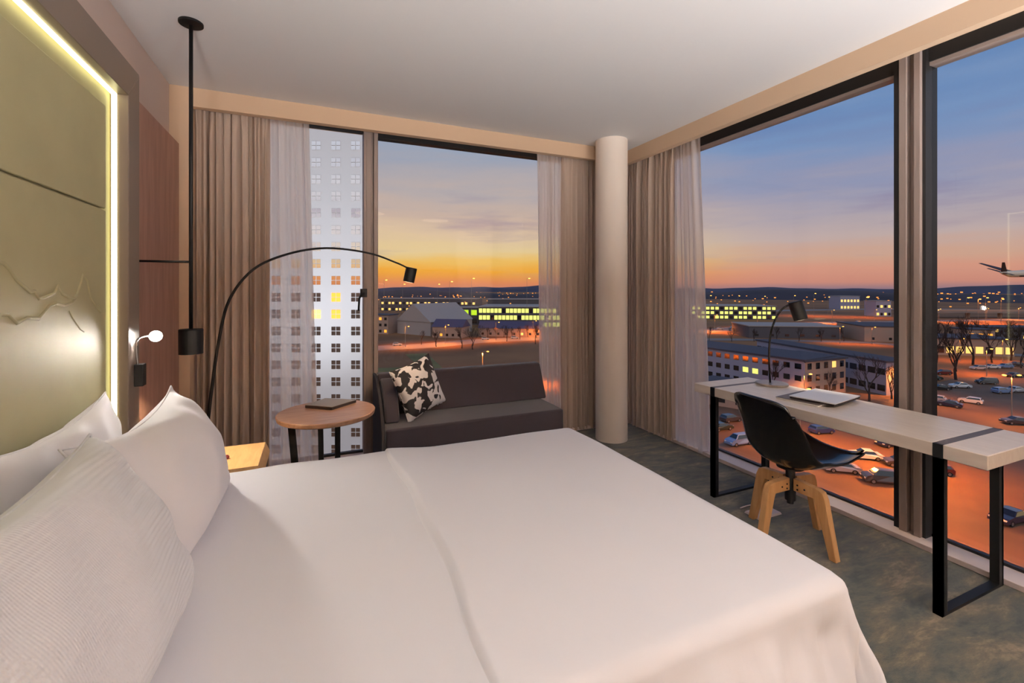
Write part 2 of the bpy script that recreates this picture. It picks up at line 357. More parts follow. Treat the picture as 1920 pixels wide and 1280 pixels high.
# windows
w1 = st(empty('window_1', (1.1, YG, 0)))
fr = MB().box((-.80, YG-.01, .03), (3.10, YG+.02, .05)).box((-.80, YG-.03, BH+.05), (.40, YG+.02, BH+.09)).box((.40, YG-.03, BH+.022), (3.10, YG+.05, BH+.09)).box((-.80, YG-.02, .03), (-.74, YG+.05, BH+.05)).box((3.04, YG-.02, .03), (3.12, YG+.05, BH+.05))
fr.build('window_frame', M['aludark'], w1).matrix_parent_inverse = Matrix.Translation((-1.1, -YG, 0))
def wp(o, w): o.matrix_parent_inverse = Matrix.Translation(-w.location); return o
mb = MB().box((.375, YG-.09, .03), (.395, YG+.05, BH+.06)).box((.395, YG-.075, .03), (.435, YG+.05, BH+.06)).box((.435, YG-.06, .03), (.455, YG+.05, BH+.06)).box((.455, YG-.09, .03), (.49, YG+.05, BH+.06))
wp(mb.build('mullion', M['alu'], w1, bevel=.003), w1)
wp(MB().box((-.74, YG-.005, .07), (.375, YG+.005, BH+.055)).build('pane', M['glass'], w1), w1)
wp(MB().box((.49, YG-.005, .07), (3.04, YG+.005, BH+.03)).build('pane', M['glass'], w1), w1)
hz = 1.43-12/853*3.95
hd = MB().box((.345, YG-.10, hz-.02), (.40, YG-.085, hz+.05)).tube([(.37, YG-.10, hz+.01), (.37, YG-.145, hz+.01), (.35, YG-.15, hz+.005), (.333, YG-.15, hz-.03), (.328, YG-.15, hz-.13)], .009, 8)
wp(hd.build('window_handle', M['black'], w1, bevel=.002), w1)

w2 = st(empty('window_2', (XG, 1.5, 0)))
wp(MB().box((XG-.04, -.1, BH+.0), (XG+.05, 4.0, BH+.09)).box((XG-.008, -.1, .03), (XG+.02, 4.0, .045)).box((XG-.03, -.1, .03), (XG+.05, -.04, BH+.05)).box((XG-.03, 3.96, .03), (XG+.05, 4.02, BH+.05)).build('window_frame', M['aludark'], w2), w2)
wp(MB().box((XG-.07, 1.533, .03), (XG+.05, 1.567, BH+.07)).box((XG-.07, 1.415, .03), (XG+.05, 1.43, BH+.07)).build('gasket', M['aludark'], w2), w2)
wp(MB().box((XG-.09, 1.495, .03), (XG+.05, 1.533, BH+.07)).box((XG-.05, 1.462, .03), (XG+.05, 1.495, BH+.07)).box((XG-.09, 1.43, .03), (XG+.05, 1.462, BH+.07)).build('mullion', M['alu'], w2, bevel=.003), w2)
wp(MB().box((XG-.03, 1.567, BH-.02), (XG+.04, 3.96, BH+.0)).box((XG-.03, -.04, BH-.02), (XG+.04, 1.415, BH+.0)).build('top_rail', M['alu'], w2), w2)
wp(MB().box((XG-.005, 1.567, .06), (XG+.005, 3.96, BH+.0)).build('pane', M['glass'], w2), w2)
wp(MB().box((XG-.005, -.04, .06), (XG+.005, 1.415, BH+.0)).build('pane', M['glass'], w2), w2)

# ------------------------------------------------------------------ curtains
def curtain(name, label, p0, p1, top, folds, amp, m, group, seed, p0b=None, p1b=None, drift=.0):
    rnd = random.Random(seed); p0 = Vector(p0); p1 = Vector(p1); p0b = Vector(p0b or p0); p1b = Vector(p1b or p1)
    d = (p1-p0).normalized(); nrm = Vector((-d.y, d.x, 0))
    ph = [rnd.uniform(0, 6.28) for _ in range(8)]; base = Vector(((p0+p1).x/2, (p0+p1).y/2, 0))
    def fn(u, v):
        k = v  # 0 bottom .. 1 top
        a = p0b.lerp(p0, k); b = p1b.lerp(p1, k)
        uu = u + .012*math.sin(9*u*3.1+ph[0]+3*k)*(1-k)
        q = a.lerp(b, uu)
        s = math.sin(2*math.pi*folds*u + ph[1] + .5*math.sin(3*k+ph[5]) + 1.9*math.sin(7*u+ph[2]))
        s = (abs(s)**.75)*(1 if s > 0 else -1)*(1+.45*math.sin(6.1*u*folds*.37+ph[6]))
        s2 = math.sin(2*math.pi*folds*2.3*u+ph[3]+k*1.7)*.3 + math.sin(2*math.pi*folds*.6*u+ph[4]-k)*.35
        pleat = math.sin(2*math.pi*folds*2*u+ph[6])*sm(.93, 1, k)*.55
        A = amp*(.8+.35*(1-k)-.35*sm(.92, 1, k))
        return q + nrm*(A*(s+s2)+amp*pleat) + d*(.25*amp*math.cos(2*math.pi*folds*u+ph[1])) + Vector((0, 0, .012 + (top-.012)*k)) - base
    o = MB().grid(fn, max(60, int(folds*14)), 26).build(name, m, loc=base, smooth=True)
    return tag(o, label, 'curtain', group)
yc = 3.955
curtain('blackout_curtain', 'taupe pleated curtain hanging left of the far window, beside the wood wall panel', (-.80, yc-.02, 0), (-.32, yc-.02, 0), BH+.06, 9, .030, M['curtain'], None, 1)
curtain('sheer_curtain', 'thin white sheer curtain at the left side of the far window, behind the round table', (-.34, yc, 0), (-.05, yc, 0), BH+.06, 5, .022, M['sheer'], None, 2, p1b=(.02, yc, 0))
curtain('sheer_curtain', 'thin white sheer curtain at the right end of the dark sofa', (1.975, yc, 0), (2.27, yc, 0), BH+.06, 7, .020, M['sheer'], None, 3, p0b=(2.0, yc, 0))
curtain('blackout_curtain', 'taupe pleated curtain just left of the round column', (2.24, yc-.01, 0), (2.72, yc-.01, 0), BH+.06, 9, .028, M['curtain'], None, 4)
xc = 3.06
curtain('blackout_curtain', 'taupe pleated curtain just right of the round column, beside the right window', (xc, 3.98, 0), (xc, 3.28, 0), BH+.06, 12, .030, M['curtain'], None, 5)
curtain('sheer_curtain', 'thin white sheer curtain hanging behind the left end of the desk', (xc+.01, 3.32, 0), (xc+.01, 2.98, 0), BH+.06, 6, .020, M['sheer'], None, 6, p1b=(xc+.01, 2.86, 0))

# ------------------------------------------------------------------ headboard
hb = empty('headboard', (-.86, 1.58, 0), 'large grey-green backlit headboard with a dark frame and mountain line relief, behind the pillows', 'headboard')
def hp(o): o.matrix_parent_inverse = Matrix.Translation(-hb.location); return o
Y0, Y1, ZT = .53, 2.63, 2.42; iy0, iy1, izt = Y0+.133, Y1-.133, ZT-.145; fx = -.75
def slab(A, x0, x1):
    return [(x0, a[0], a[1]) for a in A], [(x1, a[0], a[1]) for a in A]
f1 = MB()
for poly in ([(iy1, .05), (Y1, .05), (Y1, ZT), (iy1, izt)], [(Y0, .05), (iy0, .05), (iy0, izt), (Y0, ZT)], [(Y0, ZT), (iy0, izt), (iy1, izt), (Y1, ZT)]):
    f1.hull2(*slab(poly, -.92, fx))
hp(f1.build('frame', M['tan_frame'], hb, bevel=.0025, bseg=1))
g = .085
zc = 1.757
hp(bx('backing_board', (-.918, iy0, .05), (-.815, iy1, izt), M['panel'], hb))
hp(MB().box((-.815, iy0+g, .3), (-.80, iy1-g, zc-.004)).build('lower_panel', M['panel'], hb, bevel=.004))
hp(MB().box((-.815, iy0+g, zc+.004), (-.80, iy1-g, izt-g)).build('upper_panel', M['panel'], hb, bevel=.004))
led = MB().box((-.808, iy1-.008, .4), (-.79, iy1-.001, izt-.001)).box((-.808, iy0+.001, .4), (-.79, iy0+.008, izt-.001)).box((-.808, iy0+.008, izt-.008), (-.79, iy1-.008, izt-.001))
hp(led.build('led_strip', M['led'], hb))
def relief(zs, rad):
    pts = []
    for zx, zy in zs:
        p = onx(zx*.1874, 440+zy*.1875, -.80); pts.append((-.801, p.y, p.z))
    return pts
L1 = [(0,275),(30,285),(90,340),(160,450),(250,530),(300,575),(345,565),(385,640),(450,625),(540,590),(575,510),(620,590),(680,625),(740,630),(765,600),(800,500),(825,400),(870,450),(890,560),(900,620),(950,700),(1005,770)]
L2 = [(0,800),(80,800),(165,885),(270,830),(385,840),(490,710),(560,685),(640,710),(720,680),(750,640)]
L3 = [(690,760),(720,820),(760,880),(800,940),(840,970)]
p1_ = relief(L1, 0); p2_ = relief(L2, 0); p3_ = relief(L3, 0)
rn = random.Random(3)
def ext(p, n):
    y, z = p[0][1], p[0][2]; out = []
    for i in range(n):
        y -= rn.uniform(.03, .08); z += rn.uniform(-.06, .05); out.append((-.801, y, z))
    return list(reversed(out)) + p
hp(MB().tube(ext(p1_, 10), .006, 8).build('relief_line', M['panel'], hb, smooth=True))
hp(MB().tube(ext(p2_, 9), .006, 8).build('relief_line', M['panel'], hb, smooth=True))
hp(MB().tube(p3_, [.003, .004, .004, .004, .003], 8).build('relief_line', M['panel'], hb, smooth=True))
tag(bx('wall_panel', (-.918, Y1+.004, .0), (-.86, 3.785, 2.425), M['woodpanel'], bevel=.002, bseg=1), 'rosy brown wood wall panel between headboard frame and far curtain', 'wall panel')

# reading light on the headboard frame
hpnt = onx(292, 630, -.70)
rl = empty('reading_light', (-.74, 2.58, 1.0), 'small bright reading light on a slim arm beside the headboard frame', 'reading light')
def rp(o, w): o.matrix_parent_inverse = Matrix.Translation(-w.location); return o
rp(bx('switch_box', (-.7495, 2.555, .985), (-.715, 2.60, 1.085), M['black'], rl, bevel=.003), rl)
rp(MB().tube(catmull([(-.738, 2.565, 1.08), (-.738, 2.55, 1.14), (-.737, 2.55, 1.19), (-.73, 2.60, 1.205), hpnt+Vector((-.005, .05, -.002))]), .0045, 8).build('gooseneck', M['chrome'], rl, smooth=True), rl)
dr = (Vector((0, 0, 1.35))-hpnt).normalized()
rp(MB().tube([hpnt-dr*.06, hpnt-dr*.055, hpnt-dr*.002], [.012, .026, .028], 24).build('lamp_head', M['black'], rl, smooth=False), rl)
rp(MB().tube([hpnt-dr*.004, hpnt], [.0275, .025], 24).build('bulb', M['bulb'], rl), rl)
spot('reading_light_lamp', hpnt+dr*.01, (-.1, 1.25, .75), 26, (1, .92, .84), 105, .7, .025)

# ------------------------------------------------------------------ bed
BT = .62
bed = empty('bed', (.33, 1.58, 0), 'wide double bed under smooth white linen, filling the foreground', 'bed')
rp(bx('bed_base', (-.73, .86, .06), (1.36, 2.30, .32), M['bedbase'], bed, bevel=.01), bed)
rp(MB().box((-.74, .835, .32), (1.375, 2.325, .585)).build('mattress', M['mattress'], bed, bevel=.05, bseg=4), bed)
for lx, ly in ((-.65, .93), (1.26, .93), (-.65, 2.22), (1.26, 2.22)):
    rp(MB().tube([(lx, ly, 0), (lx, ly, .07)], .025, 12).build('leg', M['black'], bed), bed)
X1, Ya, Yb, Lh, rr_ = 1.395, .80, 2.355, .29, .038
def duvet():
    xs = [-.745+i*1.015/44 for i in range(45)] + [.27+i*.12/40 for i in range(1, 41)] + [.39+i*(X1-.39)/44 for i in range(1, 45)] + [X1+Lh*(i+1)/22 for i in range(22)]
    ys = [Ya-Lh*(22-i)/22 for i in range(22)] + [Ya+i*(Yb-Ya)/70 for i in range(71)] + [Yb+Lh*(i+1)/22 for i in range(22)]
    mb = MB(); V = []
    def prof(e):
        q = math.pi*rr_/2
        if e <= q: return rr_*math.sin(e/rr_), rr_*(1-math.cos(e/rr_))
        return rr_+(e-q)*.26, rr_+(e-q)*.966
    for x in xs:
        row = []
        for y in ys:
            ex = max(0, x-X1+rr_); ey = max(0, Ya+rr_-y, y-Yb+rr_); sy = -1 if y < 1.5 else 1
            e = max(ex, ey); bxp = min(x, X1-rr_); byp = min(max(y, Ya+rr_), Yb-rr_)
            x0 = .325 + .022*math.sin((y-.7)*2.1) + .006*math.sin(y*11)
            z = BT + .031*sm(x0-.002, x0+.008+.016*math.sin(max(0,min(1,(y-.75)/1.65))*math.pi), x)*(.30+.70*math.sin(max(0,min(1,(y-.75)/1.65))*math.pi))*(1-.55*sm(x0+.01, x0+.30, x)) - .016*sm(x0-.02, x0+.25, x) - .004
            z += .005*math.sin(x*3.1+y*1.3)*math.sin(y*3.7+.6) + .0016*math.sin(x*13+y*4)*math.sin(y*9+x*2)
            # soft pulls in the linen of the sheet
            z += .0018*math.sin(16*x-4*y+math.sin(4*y))*sm(.35, -.1, x)
            if e > 0:
                h, dz = prof(e); n = math.hypot(ex, ey); dx, dy = ex/n, sy*ey/n
                t = e/(Lh+rr_)
                if ex > ey: s = y*1.0; w = .005*math.sin(19*s+1.5*math.sin(5*s))+.003*math.sin(43*s+2)
                else: s = x; w = .020*math.sin(15*s+2.2*math.sin(3.3*s)+1-2*t)+.010*math.sin(37*s+4*t)+.005*math.sin(71*s-5*t)
                w *= 1.2*sm(.08, .5, t)
                w *= sm(0, .16, abs(ex-ey))
                row.append(mb.bm.verts.new((bxp+dx*(h+w), byp+dy*(h+w), z-dz)))
            else: row.append(mb.bm.verts.new((x, y, z)))
        V.append(row)
    for i in range(len(xs)-1):
        for j in range(len(ys)-1): mb.bm.faces.new([V[i][j], V[i+1][j], V[i+1][j+1], V[i][j+1]])
    o = mb.build('duvet', M['linen'], loc=(0, 0, 0), smooth=True, solid=.012)
    tag(o, 'smooth white duvet covering the bed, with one fold line across it', 'duvet')
duvet()

def pillow(name, label, c, w, h, t, lean, yaw, m, cat='pillow', group=None, pinch=.10, seed=0, wr=.006, roll=0, sag=0, parent=None, n=48, puff=.42):
    rnd = random.Random(seed); ph = [rnd.uniform(0, 6.28) for _ in range(8)]
    mb = MB()
    for side in (1, -1):
        def fn(a, b):
            u = 2*a-1; v = 2*b-1
            x = w/2*u*(1-pinch*(1-v*v)*abs(u)**3); y = h/2*v*(1-(pinch+ (sag if v > 0 else 0))*(1-u*u)*abs(v)**3)
            q = max(0, (1-u*u)*(1-v*v)); z = t/2*(q**puff)*(1+.12*math.sin(2.2*u+ph[0])*math.sin(2*v+ph[1]))
            ed = min(1, q*5)
            z += wr*1.3*math.sin(7*u+5*v*u+ph[2])*math.sin(4*v-3*u+ph[3])*ed + wr*.7*math.sin(9*(u-v)+2*math.sin(3*u)+ph[5])*sm(.2, 1.3, abs(u)+abs(v)-.3)*ed + wr*.5*math.sin(13*v+6*u+ph[4])*(1-ed*.6)*min(1, q*20)
            return (x, y, side*z)
        mb.grid(fn, n, n)
    o = mb.build(name, m, parent, smooth=True, weld=True)
    # local x = width, y = up the pillow, z = face normal ; face +X world leaning back
    B = Matrix(((0, 0, 1), (1, 0, 0), (0, 1, 0))).to_4x4()
    o.matrix_world = Matrix.Translation(c) @ Matrix.Rotation(yaw, 4, 'Z') @ Matrix.Rotation(-lean, 4, 'Y') @ Matrix.Rotation(roll, 4, 'X') @ B
    if label: tag(o, label, cat, group)
    ol = []
    K = 40
    for e_, rng in (((1, None), range(-K, K)), ((None, 1), range(K, -K, -1)), ((-1, None), range(K, -K, -1)), ((None, -1), range(-K, K))):
        for q_ in rng:
            u = e_[0] if e_[0] is not None else q_/K; v = e_[1] if e_[1] is not None else q_/K
            ol.append(Vector((w/2*u*(1-pinch*(1-v*v)*abs(u)**3), h/2*v*(1-(pinch+(sag if v > 0 else 0))*(1-u*u)*abs(v)**3), 0)))
    ol.append(ol[0])
    MB().tube(ol, .0032, 6, cap=False).build('piping', m, o, smooth=True)
    return o
bz = BT
pillow('pillow', 'white pillow leaning on the headboard, its corner peaking by the light strip', (-.675, 1.79, bz+.20), .76, .45, .15, R(12), R(0), M['linen'], seed=1, sag=.12)
pillow('pillow', 'white pillow nearest the nightstand with its pointed top corner raised', (-.455, 1.86, bz+.195), .78, .48, .29, R(26), R(-3), M['linen'], seed=2, sag=.16, puff=.62)
pillow('pillow', 'waffle-textured white pillow nearest the camera at lower left', (-.445, 1.10, bz+.215), .80, .49, .27, R(26), R(-3), M['waffle'], seed=3, sag=.12)
pillow('pillow', 'white pillow at the far left, mostly hidden behind the waffle-textured one', (-.655, .92, bz+.19), .78, .44, .17, R(14), R(0), M['linen'], seed=4, sag=.10)

# ------------------------------------------------------------------ nightstand, pendant, flower
ns = empty('nightstand', (-.57, 2.92, 0), 'light oak nightstand with sloping side, between bed and taupe curtain', 'nightstand')
rp(MB().hull2([(-.855, 2.72, .44), (-.25, 2.72, .44), (-.25, 3.12, .44), (-.855, 3.12, .44)], [(-.855, 2.72, .50), (-.275, 2.72, .50), (-.275, 3.12, .50), (-.855, 3.12, .50)]).build('top', M['stand'], ns, bevel=.003), ns)
rp(MB().box((-.85, 2.735, .12), (-.29, 3.11, .44)).build('body', M['stand'], ns, bevel=.003), ns)
dw = rp(bx('drawer', (-.84, 2.725, .26), (-.30, 2.7345, .43), M['stand'], ns, bevel=.002), ns)
rp(bx('side_panel', (-.29, 2.73, 0), (-.262, 3.115, .44), M['walldark'], ns, bevel=.002), ns)
for lx in (-.83, -.31):
    for ly in (2.76, 3.08): rp(MB().tube([(lx, ly, 0), (lx, ly, .12)], .015, 10).build('leg', M['black'], ns), ns)

pc = (-.60, 2.87)
pl = empty('pendant_lamp', (pc[0], pc[1], CEIL), 'black cylinder pendant lamp on a long rod from the ceiling above the nightstand', 'pendant lamp')
rp(MB().lathe([(0, -.001), (.056, -.001), (.056, -.014), (.02, -.018), (0, -.018)], 40, (pc[0], pc[1], CEIL)).build('canopy', M['black'], pl, bevel=.001), pl)
rp(MB().tube([(pc[0], pc[1], CEIL-.015), (pc[0], pc[1], 1.21)], .0095, 12).build('rod', M['black'], pl, smooth=True), pl)
rp(MB().tube([(pc[0], pc[1], 1.568), (-.859, pc[1]+.0, 1.568)], .006, 10).build('wall_arm', M['black'], pl, smooth=True), pl)
rp(MB().lathe([(0, 1.215), (.052, 1.215), (.055, 1.212), (.055, 1.085), (.050, 1.085), (.050, 1.18), (0, 1.18)], 48, (pc[0], pc[1], 0)).build('lamp_shade', M['black'], pl, smooth=False), pl)
rp(MB().lathe([(0, 1.178), (.03, 1.172), (.03, 1.14), (0, 1.13)], 24, (pc[0], pc[1], 0)).build('bulb', M['lampglow'], pl, smooth=True), pl)
spot('pendant_light', (pc[0], pc[1], 1.125), (pc[0]+.02, pc[1], 0), 34, (1, .76, .48), 110, .5, .03)

fl = empty('flower', (-.60, 2.84, .50), 'small yellow orchid bloom beside a dark red bud on the nightstand', 'flower')
fp = P(398, 818, 2.46)
rp(MB().tube([(fp.x-.01, fp.y+.02, .50), (fp.x-.015, fp.y+.01, .56), fp], .004, 6).build('stem', M['stemgreen'], fl, smooth=True), fl)
pm = MB()
for k in range(6):
    a = k*math.pi/3+.3; dx = Vector((math.cos(a)*.8, -.25+.1*math.sin(3*a), math.sin(a))); sd = Vector((-math.sin(a), 0, math.cos(a)*.9))
    pts = [fp, fp+dx*.018+sd*.011, fp+dx*.042+sd*.004, fp+dx*.05, fp+dx*.042-sd*.004, fp+dx*.018-sd*.011]
    q = [Vector(p)+Vector((0, -.003, 0)) for p in pts]; pm.hull2(pts, q)
rp(pm.build('petals', M['petal'], fl), fl)
rp(MB().hull2([fp+Vector(v) for v in ((.0, 0, -.01), (.02, -.01, -.02), (.05, -.02, -.055), (.03, -.01, -.05))], [fp+Vector(v) for v in ((.0, -.004, -.01), (.02, -.014, -.02), (.05, -.024, -.055), (.03, -.014, -.05))]).build('leaf', M['petal'], fl), fl)
bp = G(424, 856, .512)
rp(MB().lathe([(0, -.012), (.012, -.01), (.016, 0), (.01, .008), (0, .01)], 12, (bp.x, bp.y, .512)).build('bud', M['darkred'], fl, smooth=True), fl)
rp(MB().tube([(fp.x, fp.y, .506), (bp.x, bp.y, .506)], .003, 6).build('stem', M['stemgreen'], fl), fl)

# ------------------------------------------------------------------ arc floor lamp
al = empty('arc_floor_lamp', (-.66, 3.52, 0), 'black arc floor lamp rising behind the nightstand and bending over the round table', 'floor lamp')
pxs = [(384, 850), (390, 790), (398, 722), (410, 640), (430, 562), (475, 505), (540, 476), (612, 465), (690, 474), (742, 492), (764, 502)]
cur = []
for px, py in pxs:
    d = 2.95 + (px-388)/(770-388)*.33; cur.append(P(px, py, d))
b0 = cur[0].copy(); b0.z = .02
path = [b0+Vector((-.004, 0, 0)), b0.lerp(cur[0], .5)] + cur
sp = catmull(path, 6)
rad = [.011*(1-.6*i/len(sp))+.001 for i in range(len(sp))]
rp(MB().tube(sp, rad, 12).build('stem', M['black'], al, smooth=True), al)
rp(MB().lathe([(0, 0), (.13, 0), (.13, .02), (.125, .026), (0, .026)], 48, (b0.x, b0.y, 0)).build('base', M['black'], al), al)
def head(c, axis, r, ln, parent, name='lamp_shade'):
    a = Vector(axis).normalized()
    rp(MB().tube([c-a*ln/2, c-a*ln/2+a*.003, c+a*ln/2], [r*.94, r, r], 40, cap=True).build(name, M['black'], parent), parent)
    rp(MB().tube([c+a*(ln/2-.001), c+a*(ln/2+.0015)], [r*.8, r*.75], 24).build('bulb', M['lampglow'], parent), parent)
hc = P(769, 515, 3.30); ax = (RT*-.22 + Vector((0, 0, -1)) + FW*.02).normalized()
head(hc, ax, .040, .105, al)
spot('arc_lamp_light', hc+ax*.06, hc+ax*1, 18, WARM, 100, .7, .03)

# ------------------------------------------------------------------ round side table
tcx, tcy, tz = .075, 3.36, .59
rt = empty('side_table', (tcx, tcy, 0), 'round oak side table on flat black legs between nightstand and sofa', 'side table')
rp(MB().lathe([(0, tz-.035), (.30, tz-.035), (.31, tz-.028), (.315, tz-.005), (.312, tz), (0, tz)], 72, (tcx, tcy, 0)).build('table_top', M['tablewood'], rt, smooth=False), rt)
for px, py, w_, lean in ((538, 795, .018, .05), (601, 795, .016, .01), (633, 790, .016, .0)):
    t_ = G(px, py, tz-.036); t_ = Vector((t_.x, t_.y, tz-.036))
    dv = (Vector((tcx, tcy, t_.z))-t_)
    t_ = t_ + dv*.10 if px == 538 else t_
    out = (t_-Vector((tcx, tcy, t_.z))); out = out.normalized() if out.length > .01 else Vector((0, 1, 0))
    b_ = Vector((t_.x, t_.y, 0))+RT*lean
    A = [t_+RT*w_+out*.006, t_-RT*w_+out*.006, t_-RT*w_-out*.006, t_+RT*w_-out*.006]
    rp(MB().hull2(A, [b_+(q-t_) for q in A]).build('leg', M['black'], rt), rt)
fo = empty('folder', (0, 0, 0), 'slim grey folder with dark edge lying on the round side table', 'folder')
q = [G(572, 764, tz+.002), G(622, 768, tz+.002), G(668, 754, tz+.002), G(610, 751, tz+.002)]
q = [Vector((p.x, p.y, 0)) for p in q]; cen = sum(q, Vector())/4; fo.location = (cen.x, cen.y, tz)
rp(MB().hull2([p+Vector((0, 0, tz+.001)) for p in q], [p+Vector((0, 0, tz+.019)) for p in q]).build('pages', M['folderedge'], fo, bevel=.001, bseg=1), fo)
rp(MB().hull2([p+Vector((0, 0, tz+.0192)) for p in q], [p+Vector((0, 0, tz+.022)) for p in q]).build('cover', M['folder'], fo), fo)

# ------------------------------------------------------------------ sofa
so = empty('sofa', (1.2, 3.6, 0), 'dark aubergine sofa with one armrest under the far window', 'sofa')
sx0, sx1 = .46, 1.93
rp(MB().box((sx0, 3.32, .20), (sx1-.02, 3.86, .42)).build('seat', M['sofa'], so, bevel=.018, bseg=3), so)
rp(MB().hull2([(sx0+.0, 3.70, .42), (sx1+.02, 3.70, .42), (sx1+.02, 3.86, .42), (sx0, 3.86, .42)], [(sx0, 3.80, .735), (sx1-.0, 3.80, .735), (sx1-.0, 3.90, .735), (sx0, 3.90, .735)]).build('backrest', M['sofa'], so, bevel=.018, bseg=3), so)
arm = [(3.46, .422), (3.72, .422), (3.80, .70), (3.72, .71), (3.62, .67), (3.53, .58)]
rp(MB().hull2([(sx0+.015, a, b) for a, b in arm], [(sx0+.125, a, b) for a, b in arm]).build('armrest', M['sofa'], so, bevel=.02, bseg=3), so)
sh = [(3.30, .05), (3.88, .05), (3.90, .73), (3.78, .73), (3.55, .62), (3.36, .44)]
rp(MB().hull2([(sx0-.025, a, b) for a, b in sh], [(sx0-.001, a, b) for a, b in sh]).build('side_shell', M['sofadark'], so, bevel=.006), so)
rp(bx('plinth', (sx0, 3.36, .05), (sx1-.05, 3.84, .20), M['sofadark'], so), so)
for lx in (.52, 1.82):
    for ly in (3.40, 3.80): rp(MB().tube([(lx, ly, 0), (lx, ly, .055)], .02, 10).build('leg', M['black'], so), so)
cu = pillow('cushion', 'black and white cow-patterned cushion leaning in the left corner of the sofa', (0, 0, 0), .42, .42, .15, 0, 0, M['cow'], cat='cushion', seed=9, pinch=.09, wr=.002)
B = Matrix(((0, 0, 1), (1, 0, 0), (0, 1, 0))).to_4x4()
cu.matrix_world = Matrix.Translation((.755, 3.60, .645)) @ Matrix.Rotation(R(-62), 4, 'Z') @ Matrix.Rotation(R(-16), 4, 'Y') @ Matrix.Rotation(R(13), 4, 'X') @ B

# ------------------------------------------------------------------ desk
dk = empty('desk', (2.8, 1.7, 0), 'long pale wood desk on black steel loop legs along the right window', 'desk')
dx0, dx1, dt = 2.50, 3.04, .75
rp(MB().box((dx0, 1.105, dt-.06), (dx1, 2.30, dt)).build('table_top', M['desk'], dk, bevel=.0025, bseg=1), dk)
rp(MB().box((dx0, 2.335, dt-.06), (dx1, 2.48, dt)).build('table_top', M['desk'], dk, bevel=.0025, bseg=1), dk)
rp(MB().box((dx0, .925, dt-.06), (dx1, 1.07, dt)).build('table_top', M['desk'], dk, bevel=.0025, bseg=1), dk)
for y0_, y1_ in ((2.30, 2.335), (1.07, 1.105)):
    rp(bx('steel_inlay', (dx0+.012, y0_, dt-.05), (dx1-.012, y1_, dt-.0005), M['inlay'], dk), dk)
    for a_, b_ in ((dx0-.001, dx0+.012), (dx1-.012, dx1+.001)):
        rp(MB().box((a_, y0_, .0), (b_, y1_, dt-.0005)).box((min(a_, b_-.04) if a_ > 2.7 else a_, y0_, 0), (b_ if a_ > 2.7 else a_+.04, y1_, dt-.061)).build('leg', M['black'], dk), dk)
    rp(bx('floor_bar', (dx0+.039, y0_, 0), (dx1-.039, y1_, .014), M['black'], dk), dk)

# laptop and notepad
def quad_item(pts, z0, z1, name, m, parent, bev=.002):
    q = [Vector((p.x, p.y, 0)) for p in pts]
    return rp(MB().hull2([p+Vector((0, 0, z0)) for p in q], [p+Vector((0, 0, z1)) for p in q]).build(name, m, parent, bevel=bev), parent)
def rect(cx, cy, a, b, rz):
    c, s = math.cos(rz), math.sin(rz)
    return [Vector((cx+c*u*a/2-s*v*b/2, cy+s*u*a/2+c*v*b/2, 0)) for u, v in ((-1, -1), (1, -1), (1, 1), (-1, 1))]
npd = empty('notepad', (2.79, 1.83, dt), 'thin white notepad lying under the white laptop on the desk', 'notepad')
quad_item(rect(2.785, 1.83, .33, .24, R(8)), dt+.0005, dt+.010, 'pages', M['paper'], npd)
quad_item(rect(2.785, 1.83, .334, .244, R(8)), dt+.0102, dt+.013, 'cover', M['inlay'], npd)
lp = empty('laptop', (2.83, 1.77, dt), 'closed white laptop lying on the desk beside the lamp', 'laptop')
quad_item(rect(2.83, 1.775, .34, .24, R(10)), dt+.0135, dt+.024, 'base', M['folderedge'], lp)
quad_item(rect(2.83, 1.775, .345, .245, R(10)), dt+.0245, dt+.031, 'lid', M['laptop'], lp)

# desk lamp
dl = empty('desk_lamp', (3.0, 2.25, dt), 'small black desk lamp with curved neck and round stone base', 'desk lamp')
lb = G(1447, 719, dt+.008); lb.z = 0
rp(MB().lathe([(0, 0), (.100, 0), (.103, .004), (.103, .013), (.099, .016), (0, .016)], 56, (lb.x, lb.y, dt+.0005)).build('base', M['marble'], dl), dl)
dd = (lb.x*FW.x+lb.y*FW.y)
npx = [(1444, 714), (1442, 670), (1444, 632), (1451, 605), (1463, 583), (1478, 572), (1489, 571)]
npts = [P(px, py, dd-.02*i/6) for i, (px, py) in enumerate(npx)]
npts[0].z = dt+.015
rp(MB().tube(catmull(npts, 6), .0065, 12).build('neck', M['black'], dl, smooth=True), dl)
hc2 = P(1496, 582, dd-.03); ax2 = (RT*.26 + Vector((0, 0, -1)) - FW*.12).normalized()
head(hc2, ax2, .044, .130, dl)
spot('desk_lamp_light', hc2+ax2*.075, hc2+ax2*1+RT*.25-FW*.1, 16, (1, .78, .52), 95, .7, .03)

